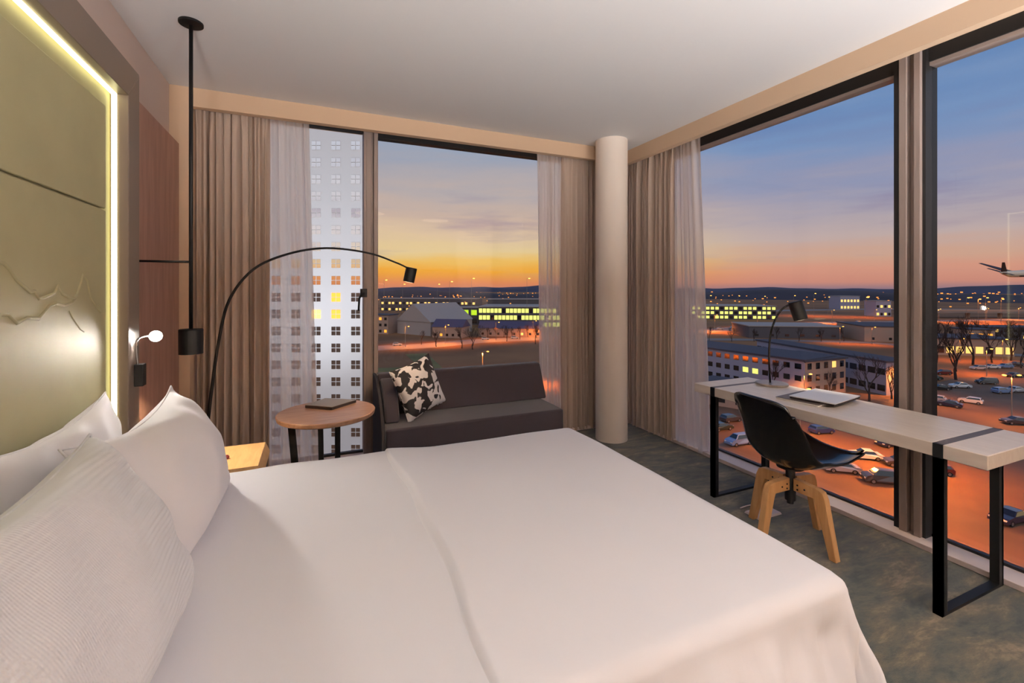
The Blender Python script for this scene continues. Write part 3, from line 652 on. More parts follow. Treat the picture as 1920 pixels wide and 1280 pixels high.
# ------------------------------------------------------------------ chair
ch = empty('desk_chair', (2.50, 1.76, 0), 'black shell swivel chair with four bent oak legs, in front of the desk', 'chair', rz=R(-6))
def shell():
    # profile in local (x forward = seat front, z up); v: 0 seat front .. 1 back top
    prof = catmull([(.335, 0, .485), (.28, 0, .465), (.15, 0, .435), (0, 0, .425), (-.10, 0, .44), (-.165, 0, .50), (-.20, 0, .60), (-.235, 0, .72), (-.262, 0, .83)], 6)
    n = len(prof)-1
    def width(v):
        return [.20, .215, .225, .23, .235, .235, .23, .215, .185][min(8, int(v*8))]*(1-(v*8 % 1)) + [.20, .215, .225, .23, .235, .235, .23, .215, .185][min(8, int(v*8)+1)]*(v*8 % 1)
    def fn(a, b):
        i = min(n, int(round(b*n))); p = prof[i]; u = 2*a-1; w = width(b)
        lift = abs(u)**2.6
        bend = sm(.2, .5, b)*(1-.55*sm(.75, 1, b))
        x = p.x + lift*(.085*bend)
        z = p.z + lift*(.05*(1-sm(.35, .7, b)))+ (.035*bend*lift*(1-sm(.6, .8, b)))
        if b > .93: z -= .03*abs(u)**5
        if b < .07: x -= .03*abs(u)**4
        return (x, u*w*(1-.04*lift), z)
    return MB().grid(fn, 28, n).build('seat_shell', M['blackgloss'], ch, smooth=True, solid=.010)
shell()
MB().lathe([(0, .22), (.028, .22), (.028, .30), (.024, .30), (.024, .40), (.07, .405), (.07, .415), (0, .415)], 24).build('pedestal', M['black'], ch)
MB().lathe([(0, .20), (.018, .20), (.018, .225), (0, .225)], 16).build('gas_spring_cap', M['black'], ch)
for k, a in enumerate((R(6), R(96), R(186), R(276))):
    c_, s_ = math.cos(a), math.sin(a)
    def pt(r, z, t): return (r*c_-t*s_, r*s_+t*c_, z)
    outer = [(.03, .355), (.165, .345), (.19, .335), (.205, .30), (.262, 0)]; inner = [(.03, .285), (.145, .285), (.155, .26), (.225, 0)]
    poly = outer+list(reversed(inner))
    A = [pt(r, z, -.019) for r, z in poly]; Bq = [pt(r, z, .019) for r, z in poly]
    lg = MB().hull2(A, Bq).build('leg', M['oak'], ch, bevel=.004, bseg=2)
    MB().tube([pt(.055, .325, -.0215), pt(.055, .325, .0215)], .005, 8).build('bolt', M['black'], lg)
    MB().tube([pt(.055, .30, -.0215), pt(.055, .30, .0215)], .005, 8).build('bolt', M['black'], lg)
    MB().tube([pt(.095, .315, -.0215), pt(.095, .315, .0215)], .005, 8).build('bolt', M['black'], lg)

# floor outlet and cable under the desk
fb = G(1432, 962, .003)
tag(MB().hull2([(fb.x-.10, fb.y-.05, .0005), (fb.x+.10, fb.y-.05, .0005), (fb.x+.10, fb.y+.06, .0005), (fb.x-.10, fb.y+.06, .0005)], [(fb.x-.095, fb.y-.045, .012), (fb.x+.095, fb.y-.045, .012), (fb.x+.095, fb.y+.055, .012), (fb.x-.095, fb.y+.055, .012)]).build('floor_socket', M['sill'], loc=(0, 0, 0)), 'white floor socket cover on the carpet beneath the black chair', 'floor socket')
cbl = [G(px, py, .005) for px, py in ((1388, 952), (1400, 948), (1412, 946), (1420, 950), (1430, 956))]
tag(MB().tube(catmull(cbl), .0035, 8).build('cable', M['sill'], smooth=True), 'thin white cable on the carpet running to the floor socket', 'cable')

# unseen ceiling lamps and uplighters, added behind the camera to fill the room
for i, (x, y) in enumerate(FILL_CEILING_LAMPS):
    c_ = empty('fill_ceiling_light', (x, y, CEIL), 'unseen round white flush ceiling light, added as fill, nearest the '+('headboard' if i == 0 else 'right window')+' end of the room', 'ceiling light', 'added ceiling lights')
    rp(MB().lathe([(0, -.001), (.28, -.001), (.28, -.06), (.262, -.06), (.262, -.04), (0, -.04)], 48, (x, y, CEIL)).build('housing', M['ceiling'], c_), c_)
    rp(MB().lathe([(0, -.045), (.26, -.045), (.26, -.055), (0, -.055)], 48, (x, y, CEIL)).build('diffuser', M['lampglow'], c_), c_)
for i, (x, y) in enumerate(FILL_UPLIGHTS):
    c_ = empty('fill_uplighter', (x, y, 0), 'unseen low bowl lamp added to fill the room with light, '+('nearest the headboard wall', 'in the middle by the back wall', 'nearest the right window')[i], 'floor lamp', 'added fill lamps by the back wall')
    rp(MB().lathe([(0, 0), (.14, 0), (.14, .02), (0, .025)], 32, (x, y, 0)).build('base', M['black'], c_), c_)
    rp(MB().tube([(x, y, .02), (x, y, .80)], .012, 12).build('pole', M['black'], c_, smooth=True), c_)
    rp(MB().lathe([(0, .80), (.08, .81), (.21, .955), (.235, .995), (.23, .997), (.20, .955), (.075, .82), (0, .82)], 40, (x, y, 0)).build('lamp_shade', M['black'], c_, smooth=True), c_)
spot('downlight_lamp', (2.35, -.62, 2.79), (2.4, .33, 0), 420, (1, .80, .38), 40, .12, .02)
dnl = empty('downlight', (2.35, -.62, CEIL), 'small recessed ceiling downlight over the floor at the bed corner', 'downlight')
rp(MB().lathe([(.055, -.001), (.065, -.001), (.065, -.008), (.05, -.008), (.05, -.001)], 32, (2.35, -.62, CEIL)).build('trim_ring', M['chrome'], dnl), dnl)
#OUTSIDE
# ================================================================== outside
st(MB().box((-7000, -7000, GZ-1), (7000, 7000, GZ)).build('terrain', M['field']))
tag(bpy.data.objects['terrain'], 'dark winter ground stretching to the horizon', 'ground')
def polyflat(name, pts, z, m, label, cat, kind='structure'):
    mb = MB(); v = [mb.bm.verts.new((p.x, p.y, z)) for p in pts]; mb.bm.faces.new(v)
    o = mb.build(name, m); tag(o, label, cat); o['kind'] = kind
    if o.data.polygons[0].normal.z < 0: o.data.flip_normals()
    return o
def fwr(d, r): return FW*d + RT*r
polyflat('car_park_ground', [fwr(24, 4), fwr(30, 120), fwr(112, 190), fwr(137, 175), fwr(132, 130), fwr(116, 100), fwr(106, 62), fwr(98, 42), fwr(92, 30), fwr(60, 18)], GZ+.04, M['asphalt'], 'orange lit asphalt car park below the right window', 'car park')
def ribbon(name, pix, w, m, label, cat='road', z=GZ+.06):
    pts = catmull([G(px, py) for px, py in pix], 8); mb = MB(); L_ = []; 
    for i, p in enumerate(pts):
        d = (pts[min(i+1, len(pts)-1)]-pts[max(i-1, 0)]); d.z = 0; d.normalize(); n = Vector((-d.y, d.x, 0))*w/2
        L_.append((mb.bm.verts.new((p.x+n.x, p.y+n.y, z)), mb.bm.verts.new((p.x-n.x, p.y-n.y, z))))
    for a, b in zip(L_, L_[1:]): mb.bm.faces.new([a[0], a[1], b[1], b[0]])
    o = mb.build(name, m); tag(o, label, cat); o['kind'] = 'structure'
    if o.data.polygons[0].normal.z < 0: o.data.flip_normals()
    return o
ribbon('road', [(560, 662), (720, 652), (800, 648), (900, 639), (1015, 634), (1150, 628), (1300, 622), (1400, 614), (1520, 606), (1700, 603), (1950, 598)], 16, M['road'], 'main road crossing both windows, lit by orange street lamps')
ribbon('road', [(1290, 636), (1420, 637), (1540, 640), (1620, 642), (1720, 650), (1950, 668), (2300, 680)], 9, M['road'], 'side road passing behind the pale school blocks', z=GZ+.07)
ribbon('road', [(690, 600), (860, 596), (1015, 590), (1300, 585), (1700, 579), (2000, 583)], 26, M['road'], 'distant highway just below the horizon')
polyflat('green_verge', [G(760, 664), G(800, 662), G(830, 690), G(800, 700)], GZ+.05, M['grass'], 'green lawn patch below the road in the far window', 'lawn')
polyflat('green_verge', [G(700, 690), G(770, 688), G(780, 715), G(690, 720)], GZ+.05, M['grass'], 'green lawn strip behind the sofa cushion', 'lawn')
# hills
def hills(name, dist, hmax, seed, label, m):
    rnd = random.Random(seed); ph = [rnd.uniform(0, 6.3) for _ in range(6)]; mb = MB()
    def fn(a, b):
        ang = R(-75) + a*R(150); d = dist + b*dist*.35
        h = hmax*(.62+.2*math.sin(7*ang+ph[0])+.12*math.sin(17*ang+ph[1])+.05*math.sin(43*ang+ph[2])+.03*math.sin(97*ang+ph[3]))
        z = GZ - 5 + (h+5)*math.sin(math.pi*min(1, b*1.0))**.7 if 0 < b < 1 else GZ-5
        v = FW*math.cos(ang)+RT*math.sin(ang); return (v.x*d, v.y*d, z)
    o = mb.grid(fn, 220, 8).build(name, m, smooth=True); tag(o, label, 'hill'); o['kind'] = 'structure'
hills('hill_ridge', 3000, 54, 1, 'low wooded ridge along the horizon', M['hill'])
M['hill2'] = mat('nearer_wood', (58, 52, 62), 1, var=.3, vscale=.01)
hills('wood_belt', 1150, 24, 5, 'dark belt of woodland below the ridge', M['hill2'])

# ---- buildings
def building(name, label, cat, a, b, depth, h, wm, rm, rows=0, cols=0, ww=1.6, wh=1.4, lit=None, litm=None, roof='flat', z0=GZ, sill=.9, group=None, away=True, wmat=None, fh=None):
    a = Vector((a.x, a.y, 0)); b = Vector((b.x, b.y, 0)); d = (b-a); ln = d.length; d.normalize(); n = Vector((-d.y, d.x, 0))
    if (n.dot(FW) < 0) == away: n = -n
    rz = math.atan2(d.y, d.x); s = 1 if n.dot(Vector((-math.sin(rz), math.cos(rz), 0))) > 0 else -1
    root = empty(name, (a.x, a.y, z0), label, cat, group, rz)
    bx('wall', (0, min(0, s*depth), 0), (ln, max(0, s*depth), h), wm, root)
    if roof == 'flat':
        MB().box((-.4, min(-.4, s*depth-.4), h), (ln+.4, max(.4, s*depth+.4), h+.45)).build('roof', rm, root)
    else:
        y0, y1 = min(0, s*depth)-.5, max(0, s*depth)+.5
        if roof == 'gable': MB().prism([(y0, h), (y1, h), ((y0+y1)/2, h+depth*.32)], 'x', -.5, ln+.5).build('roof', rm, root)
        else: MB().prism([(-.5, h), (ln+.5, h), (ln/2, h+ln*.36)], 'y', y0, y1).build('roof', rm, root)
    if rows:
        me = MB().box((-ww/2, -.06, -wh/2), (ww/2, .06, wh/2)).build('window', wmat or M['facwin'], mesh_only=True)
        ml = MB().box((-ww/2, -.06, -wh/2), (ww/2, .06, wh/2)).build('window', litm or M['litwarm'], mesh_only=True)
        fh = fh or h/rows
        for r in range(rows):
            for c in range(cols):
                L_ = lit and ((r, c) in lit if not callable(lit) else lit(r, c))
                inst('window', ml if L_ else me, root, ((c+.5)*ln/cols, 0, r*fh+sill+wh/2))
    return root, ln, s
# white tower in the far window
tR = fwr(69, (692-960)/F*69); tL = fwr(69, (470-960)/F*69)
tower = empty('apartment_tower', (tL.x, tL.y, GZ), 'tall white tower with square four-pane windows, outside the left far window', 'tower')
tw = (tR-tL).length; bk = fwr(84, -31); bk2 = fwr(84, -44); TOPZ = 52
mb = MB(); mb.hull2([(p.x, p.y, GZ) for p in (tL, tR, bk, bk2)], [(p.x, p.y, GZ+TOPZ) for p in (tL, tR, bk, bk2)])
rp(mb.build('wall', M['facade'], tower), tower)
wme = MB()
for i in (0, 1):
    for j in (0, 1): wme.box((-.68+i*.72, -.05, -.66+j*.70), (-.68+i*.72+.62, .02, -.66+j*.70+.60))
wmesh = wme.build('window', M['facwin2'], mesh_only=True)
wmesh_lit = wmesh.copy(); wmesh_lit.materials.clear(); wmesh_lit.materials.append(M['litwarm'])
wmesh_or = wmesh.copy(); wmesh_or.materials.clear(); wmesh_or.materials.append(M['litorange'])
ang = math.atan2(RT.y, RT.x)
rndt = random.Random(5)
for r in range(19):
    py = 557 + 31.6*(r-9)
    for c, px in enumerate((518, 555, 593, 630, 667)):
        p = P(px, py, 69-.02)
        me = wmesh
        if (r, c) in ((10, 2),): me = wmesh_lit
        if (r, c) in ((10, 3), (9, 3)): me = wmesh_or
        w_ = inst('window', me, tower, (p.x, p.y, p.z), ang); w_.matrix_parent_inverse = Matrix.Translation(-tower.location)
# blocks behind the desk
A0 = fwr(133, 55); A1 = fwr(108, 69.3); 
ex_ = (A0-A1).normalized()*14
building('school_block', 'long white three-storey block with dark flat roof, behind the desk lamp', 'building', A0+ex_, A1, 14, 8.6, M['wallwhite'], M['roofdark'], 3, 16, 1.5, 1.3, {(1, 10), (1, 11)}, M['litgreen'])
B1 = fwr(114, 83.6)
building('school_wing', 'pinkish end wing with glowing orange lamp, joined to the white block behind the laptop', 'building', A1+(B1-A1)*.03, B1, 12, 8.4, M['wallpink'], M['roofdark'], 3, 5, 1.4, 1.5, {(2, 3)}, M['litwarm'])
building('school_block', 'second long pale block with a dark window band, farther behind the pinkish wing', 'building', fwr(156, 84), fwr(110, 90.5), 7, 8, M['wallwhite'], M['roofdark'], 2, 18, 2.0, 1.5)
building('flat_roof_shed', 'low dark flat roofed shed seen just above the left end of the desk', 'building', fwr(104, 42), fwr(96, 50), 10, 4.2, M['wallpink'], M['roofdark'], 1, 3)
building('warehouse', 'wide beige warehouse across the road, left of the window mullion', 'building', fwr(222, 172), fwr(215, 200), 30, 7.2, M['wallpink'], M['roofdark'], 1, 4, 1.2, 1.2)
building('warehouse', 'long grey hall between the warehouse and the white block', 'building', fwr(238, 124), fwr(232, 168), 26, 6.0, M['walldark'], M['roofgrey'], 1, 6, 2, 1.2)
building('glass_hall', 'long hall with glowing yellow-green glazing at the left edge of the right window', 'building', fwr(380, 150), fwr(372, 216), 40, 11, M['walldark'], M['roofgrey'], 3, 18, 2.6, 2.2, lambda r, c: (r*7+c*5) % 4 != 0, M['litgreen'])
building('shop_building', 'low building with bright yellow lit windows behind the bare trees, right of the mullion', 'building', fwr(178, 162), fwr(172, 190), 18, 6.4, M['wallpink'], M['roofdark'], 1, 9, 2.4, 2.6, lambda r, c: c not in (1, 6), M['litwarm'])
building('kiosk', 'small orange lit building beside the yellow windows on the far right', 'building', fwr(196, 196), fwr(194, 206), 9, 8, M['wallpink'], M['roofdark'], 2, 3, 1.6, 1.6, lambda r, c: True, M['litorange'])
building('row_house', 'row of low houses with lit windows at the far right edge', 'building', fwr(230, 238), fwr(225, 275), 14, 6, M['walldark'], M['roofdark'], 2, 9, 1.6, 1.4, lambda r, c: (r+c*3) % 4 == 0, M['litwarm'])
# far window buildings
building('parking_deck', 'three-level deck glowing yellow-green behind the right half of the sofa', 'building', fwr(300, -22), fwr(296, 34), 45, 13.5, M['walldark'], M['roofgrey'], 3, 22, 2.1, 2.8, lambda r, c: (r*5+c*3) % 7 != 0, M['litgreen'], sill=.8)
building('shop_building', 'small shop front with a lime green lit sign, left of the glowing deck', 'building', fwr(325, -42), fwr(322, -24), 16, 12, M['walldark'], M['roofgrey'], 2, 3, 4.2, 3.6, lambda r, c: c == 1 or r == 1, M['litlime'])
building('event_hall', 'large grey gabled hall left of the house with slate roof', 'building', fwr(262, -66), fwr(246, -44), 34, 7.5, M['roofgrey'], M['roofgrey'], roof='front')
building('house', 'house with slate purple pitched roof beside the grey gabled hall', 'house', fwr(240, -42), fwr(236, -26), 12, 5.6, M['wallpink'], M['roofpurple'], 1, 5, 1.3, 1.3, {(0, 1)}, M['litorange'], roof='gable')
building('house', 'long low house under the glowing deck with a dark roof', 'house', fwr(246, -18), fwr(242, 16), 11, 4.4, M['wallpink'], M['roofpurple'], 1, 8, 1.2, 1.2, {(0, 5)}, M['litwarm'], roof='gable')
building('apartment_building', 'orange lit facade next to the window mullion of the far window', 'building', fwr(262, -92), fwr(257, -70), 12, 10.5, M['wallpink'], M['roofdark'], 3, 7, 1.5, 1.5, lambda r, c: (r*2+c) % 3 == 0, M['litorange'])
building('terminal_building', 'long distant building with a row of white lights below the horizon', 'building', fwr(520, -150), fwr(500, -40), 30, 14, M['walldark'], M['roofgrey'], 2, 26, 2.6, 2.4, lambda r, c: (c*3+r) % 5 < 3, M['litwarm'])
building('terminal_building', 'distant building with an orange row of lights above the glowing deck', 'building', fwr(560, -30), fwr(560, 48), 30, 12, M['walldark'], M['roofgrey'], 1, 18, 2.6, 2.4, lambda r, c: c % 2 == 0, M['litorange'])
building('hotel_building', 'distant white block with lit windows above the desk lamp', 'building', fwr(560, 404), fwr(560, 428), 20, 16, M['wallwhite'], M['roofgrey'], 2, 6, 2.4, 3, lambda r, c: True, M['litwarm'])
building('hotel_building', 'distant pale block with lit windows just left of the right mullion', 'building', fwr(420, 336), fwr(420, 350), 14, 14, M['wallwhite'], M['roofgrey'], 2, 4, 2.2, 2.4, lambda r, c: (r+c) % 2 == 0, M['litwarm'])
# lit road bridge far right
br = empty('road_bridge', tuple(fwr(400, 368))+()[:0], 'orange lit road bridge on piers beyond the trees at the far right', 'bridge')
br.location.z = GZ
ba, bb = fwr(402, 360), fwr(392, 520); bd = (bb-ba).normalized(); bnn = Vector((-bd.y, bd.x, 0))
def q4(a, b, w, z): return [a+bnn*w+Vector((0, 0, z)), a-bnn*w+Vector((0, 0, z)), b-bnn*w+Vector((0, 0, z)), b+bnn*w+Vector((0, 0, z))]
rp(MB().hull2(q4(ba, bb, 7, GZ+4.5), q4(ba, bb, 7, GZ+6)).build('deck', M['road'], br), br)
for k in (0, 1):
    off = bnn*(6.8 if k else -6.8)
    rp(MB().hull2(q4(ba+off, bb+off, .15, GZ+6), q4(ba+off, bb+off, .15, GZ+7.1)).build('parapet', M['wallpink'], br), br)
for k in range(6):
    c_ = ba.lerp(bb, (k+.5)/6); rp(MB().box((c_.x-1.2, c_.y-1.2, GZ), (c_.x+1.2, c_.y+1.2, GZ+4.5)).build('pier', M['wallpink'], br), br)

# ---- street lamps
SOD = (1, .27, .03)
def lamp_mesh(hh, two):
    pole = MB().tube([(0, 0, 0), (0, 0, hh*.6), (0, 0, hh)], [.11, .085, .06], 8)
    sd = (-1, 1) if two else (1,)
    for s in sd: pole.tube([(0, 0, hh-.05), (s*.6, 0, hh+.12), (s*1.3, 0, hh+.15)], .045, 6)
    return pole.build('pole', M['pole'], mesh_only=True)
LM = {}
def street_lamp(p, hh, label, two=False, power=0, group=None, hs=1.0, head_scale=1, color=SOD, rz=None, name='street_lamp'):
    key = (hh, two)
    if key not in LM: LM[key] = lamp_mesh(hh, two)
    r = empty(name, (p.x, p.y, GZ), label, 'street lamp', group, rz if rz is not None else math.atan2(RT.y, RT.x))
    inst('pole', LM[key], r)
    k2 = ('h', head_scale)
    if k2 not in LM: LM[k2] = MB().lathe([(0, -.16), (.22, -.13), (.36, 0), (.22, .10), (0, .12)], 12).build('lamp_head', M['sodium'], mesh_only=True); [setattr(v, 'co', v.co*head_scale) for v in LM[k2].vertices]
    for s in ((-1, 1) if two else (1,)): inst('lamp_head', LM[k2], r, (s*1.45, 0, hh+.05))
    if power:
        spot('street_lamp_light', (p.x, p.y, GZ+hh-.4), (p.x, p.y, GZ), power, color, 155, .6, .4)
    return r
# car park lamps (light the asphalt)
CP = [((1508, 753), 6.3, 'street lamp glowing orange against the pinkish school wing', False, 9000),
      ((1897, 790), 9, 'twin-headed lamp post standing in the car park at the far right', True, 11000),
      ((1500, 830), 9, 'lamp post in the car park hidden behind the chair back', True, 15000),
      ((1850, 705), 8, 'lamp post among the parked cars in the far row', False, 9000),
      ((1700, 745), 8, 'lamp post hidden by the right mullion beside the parked cars', False, 12000),
      ((905, 712), 8, 'single lamp post standing in the brown field above the sofa back', False, 80000),
      ((1760, 1010), 9, 'lamp post close below the window, behind the near desk leg', False, 9000),
      ((795, 722), 5, 'unseen lamp post added to light the brown field, behind the cow-patterned cushion', False, 90000),  # this post and the next are added to brighten the field
      ((985, 722), 5, 'unseen lamp post added to light the brown field, behind the right end of the sofa back', False, 90000)]
for (px, py), hh, lab, two, pw in CP: street_lamp(G(px, py), hh, lab, two, pw)
p_ = fwr(64, 56); street_lamp(p_, 10, 'lamp post in the middle of the asphalt, under the desk top', True, 26000)
p_ = fwr(50, 30); street_lamp(p_, 10, 'lamp post close to the hotel, hidden behind the chair', True, 20000)
# road lamps
for px, py, pw, lab in ((760, 650, 15000, 'road lamp nearest the far window mullion'), (835, 646, 20000, 'road lamp beside the house with slate roof'), (930, 638, 16000, 'road lamp in the middle of the lit road above the sofa'), (1000, 634, 16000, 'road lamp beside the right sheer curtain of the far window')):
    street_lamp(G(px, py), 9, lab, False, pw)
for px, py in ((1340, 622), (1420, 616), (1500, 610), (1560, 607), (1640, 606), (1760, 604), (1850, 602), (1910, 600)):
    street_lamp(G(px, py), 10, 'small road lamp along the lit main road beyond the white blocks', False, 30000, 'lamps along the main road')
for px, py in ((1575, 644), (1635, 646), (1800, 677), (1880, 679)):
    street_lamp(G(px, py), 8, 'small lamp along the side road behind the pale blocks', False, 5000, 'lamps along the side road')
# tall masts
for px, ty, d, lab in ((1330, 555, 420, 'tall lamp mast beside the left edge of the right window'), (1384, 555, 520, 'tall lamp mast left of the desk lamp neck'), (1432, 555, 500, 'tall lamp mast just above the bend of the desk lamp'), (1488, 555, 480, 'tall lamp mast directly above the desk lamp shade'), (1526, 550, 420, 'tallest lamp mast right of the desk lamp shade'), (1552, 556, 460, 'second lamp mast right of the desk lamp shade'), (1624, 556, 400, 'bright orange lamp mast midway to the right mullion'),
                       (1812, 557, 330, 'leftmost of the four tall lamps on the road bridge'), (1834, 561, 330, 'second of the four tall lamps on the road bridge'), (1848, 558, 330, 'third of the four tall lamps on the road bridge'), (1877, 560, 330, 'rightmost of the four tall lamps on the road bridge')):
    p = P(px, ty, d); street_lamp(p, round(p.z-GZ), lab, False, 40000 if px in (1526, 1624, 1834, 1877) else 0, None, head_scale=2.0 if px != 1624 else 3.2, name='lamp_mast')
for px, ty, d, lab in ((720, 524, 282, 'tall lamp mast against the sunset beside the far window mullion'), (755, 533, 350, 'tall lamp mast against the sunset under the arc lamp shade'), (820, 532, 350, 'short lamp mast against the sunset left of the bright one'), (843, 527, 282, 'bright lamp mast against the sunset in the middle of the far window'), (884, 523, 282, 'tall lamp mast against the sunset right of the bright one'), (988, 522, 282, 'tall lamp mast against the sunset near the right sheer curtain')):
    p = P(px, ty, d); street_lamp(p, round(p.z-GZ), lab, False, 0, None, head_scale=1.9, name='lamp_mast')
# distant town lights
mb = MB(); rn2 = random.Random(11)
for k in range(300):
    px = rn2.choice((rn2.uniform(700, 1020), rn2.uniform(1300, 1930))); py = 552+abs(rn2.gauss(0, 1))*17
    if py > 600: continue
    p = G(px, py); s_ = rn2.uniform(.25, .6)*p.length/500; z = rn2.uniform(3, 12)
    mb.box((p.x-s_, p.y-s_, GZ+z-s_*.7), (p.x+s_, p.y+s_, GZ+z+s_*.7))
tag(mb.build('town_lights', M['townlight']), 'scatter of tiny orange town lights below the horizon', 'town lights', None, 'stuff')

# ---- bare trees
def tree_mesh(seed, h=1.0, depth=5, wide=.5):
    rnd = random.Random(seed); mb = MB()
    def br_(p, d, ln, r, lv):
        q = p+d*ln*.5+Vector((rnd.uniform(-1, 1), rnd.uniform(-1, 1), 0))*ln*.06; e = q+(d+Vector((rnd.uniform(-.2, .2), rnd.uniform(-.2, .2), .1))).normalized()*ln*.5
        mb.tube([p, q, e], [r, r*.82, r*.62], 5 if lv > 3 else 3, cap=False)
        if lv == 0: return
        for k in range(rnd.choice((3, 3, 4)) if lv > 1 else 3):
            a = rnd.uniform(0, 6.28); t = rnd.uniform(.35, .75)*wide*1.6
            nd = (d + Vector((math.cos(a)*t, math.sin(a)*t, .12))).normalized()
            st_ = e if k < 2 else p.lerp(e, rnd.uniform(.45, .9))
            br_(st_, nd, ln*rnd.uniform(.6, .8), r*.58, lv-1)
    br_(Vector((0, 0, 0)), Vector((0, 0, 1)), h*.30, h*.022, depth)
    return mb.build('bare_tree', M['bark'], mesh_only=True)
TM = [tree_mesh(21, 1, 5, .5), tree_mesh(22, 1, 5, .62), tree_mesh(23, 1, 5, .42)]
def tree(px, py, hpx, v, label, group=None, name='bare_tree'):
    p = G(px, py); d = p.x*FW.x+p.y*FW.y; s = hpx*d/F
    o = inst(name, TM[v % 3], None, (p.x, p.y, GZ), v*1.3); o.scale = (s, s, s); tag(o, label, 'tree', group)
TL = [(1450, 742, 70, 'bare tree behind the laptop in front of the pinkish school wing'), (1630, 752, 96, 'large bare tree in front of the second pale block'), (1672, 748, 80, 'bare tree just left of the right mullion'), (1555, 752, 62, 'bare tree at the corner of the pinkish school wing'),
      (1755, 680, 92, 'bare tree just right of the right mullion'), (1792, 712, 118, 'tallest bare tree, before the yellow lit windows'), (1824, 684, 96, 'slim bare tree right of the yellow lit windows'), (1860, 680, 72, 'dark bare tree before the orange kiosk'), (1895, 676, 76, 'dark bare tree near the right edge of the photo'), (1915, 690, 60, 'bare tree at the very right edge of the photo'),
      (790, 646, 30, 'small tree at the foot of the grey gabled hall'), (818, 650, 40, 'dark tree before the orange lamp of the house'), (866, 653, 44, 'round bare tree beside the slate roofed house'), (886, 655, 48, 'taller bare tree on the roadside under the glowing deck'), (950, 640, 34, 'small tree in front of the glowing deck'), (1004, 645, 40, 'bare tree next to the right sheer curtain of the far window')]
for i, (px, py, hp_, lab) in enumerate(TL): tree(px, py, hp_, i, lab)
for i in range(12): tree(1750+i*15, 640+(i % 3)*4, 44, i, 'small bare tree in the tree row in front of the road bridge', 'row of bare trees before the road bridge')
for i in range(7): tree(1330+i*42, 640+(i*3 % 3), 30, i, 'small bare roadside tree along the lit main road', 'roadside trees along the main road')
for i in range(8): tree(900+i*15, 632+(i % 3)*2, 26, i+1, 'small bare tree of the hedge line under the glowing deck', 'hedge line under the glowing deck')
# bare tree tops right under the window
def treetop(px, py_top, d, wpx, label, v):
    p = P(px, py_top, d); s = (p.z-GZ)/1.15; o = inst('bare_shrub', TM[v], None, (p.x, p.y, GZ), v); o.scale = (s*.62, s*.62, s); tag(o, label, 'tree')
treetop(1638, 925, 30, 60, 'bare young tree close to the building, its twigs below the desk left of the mullion', 1)

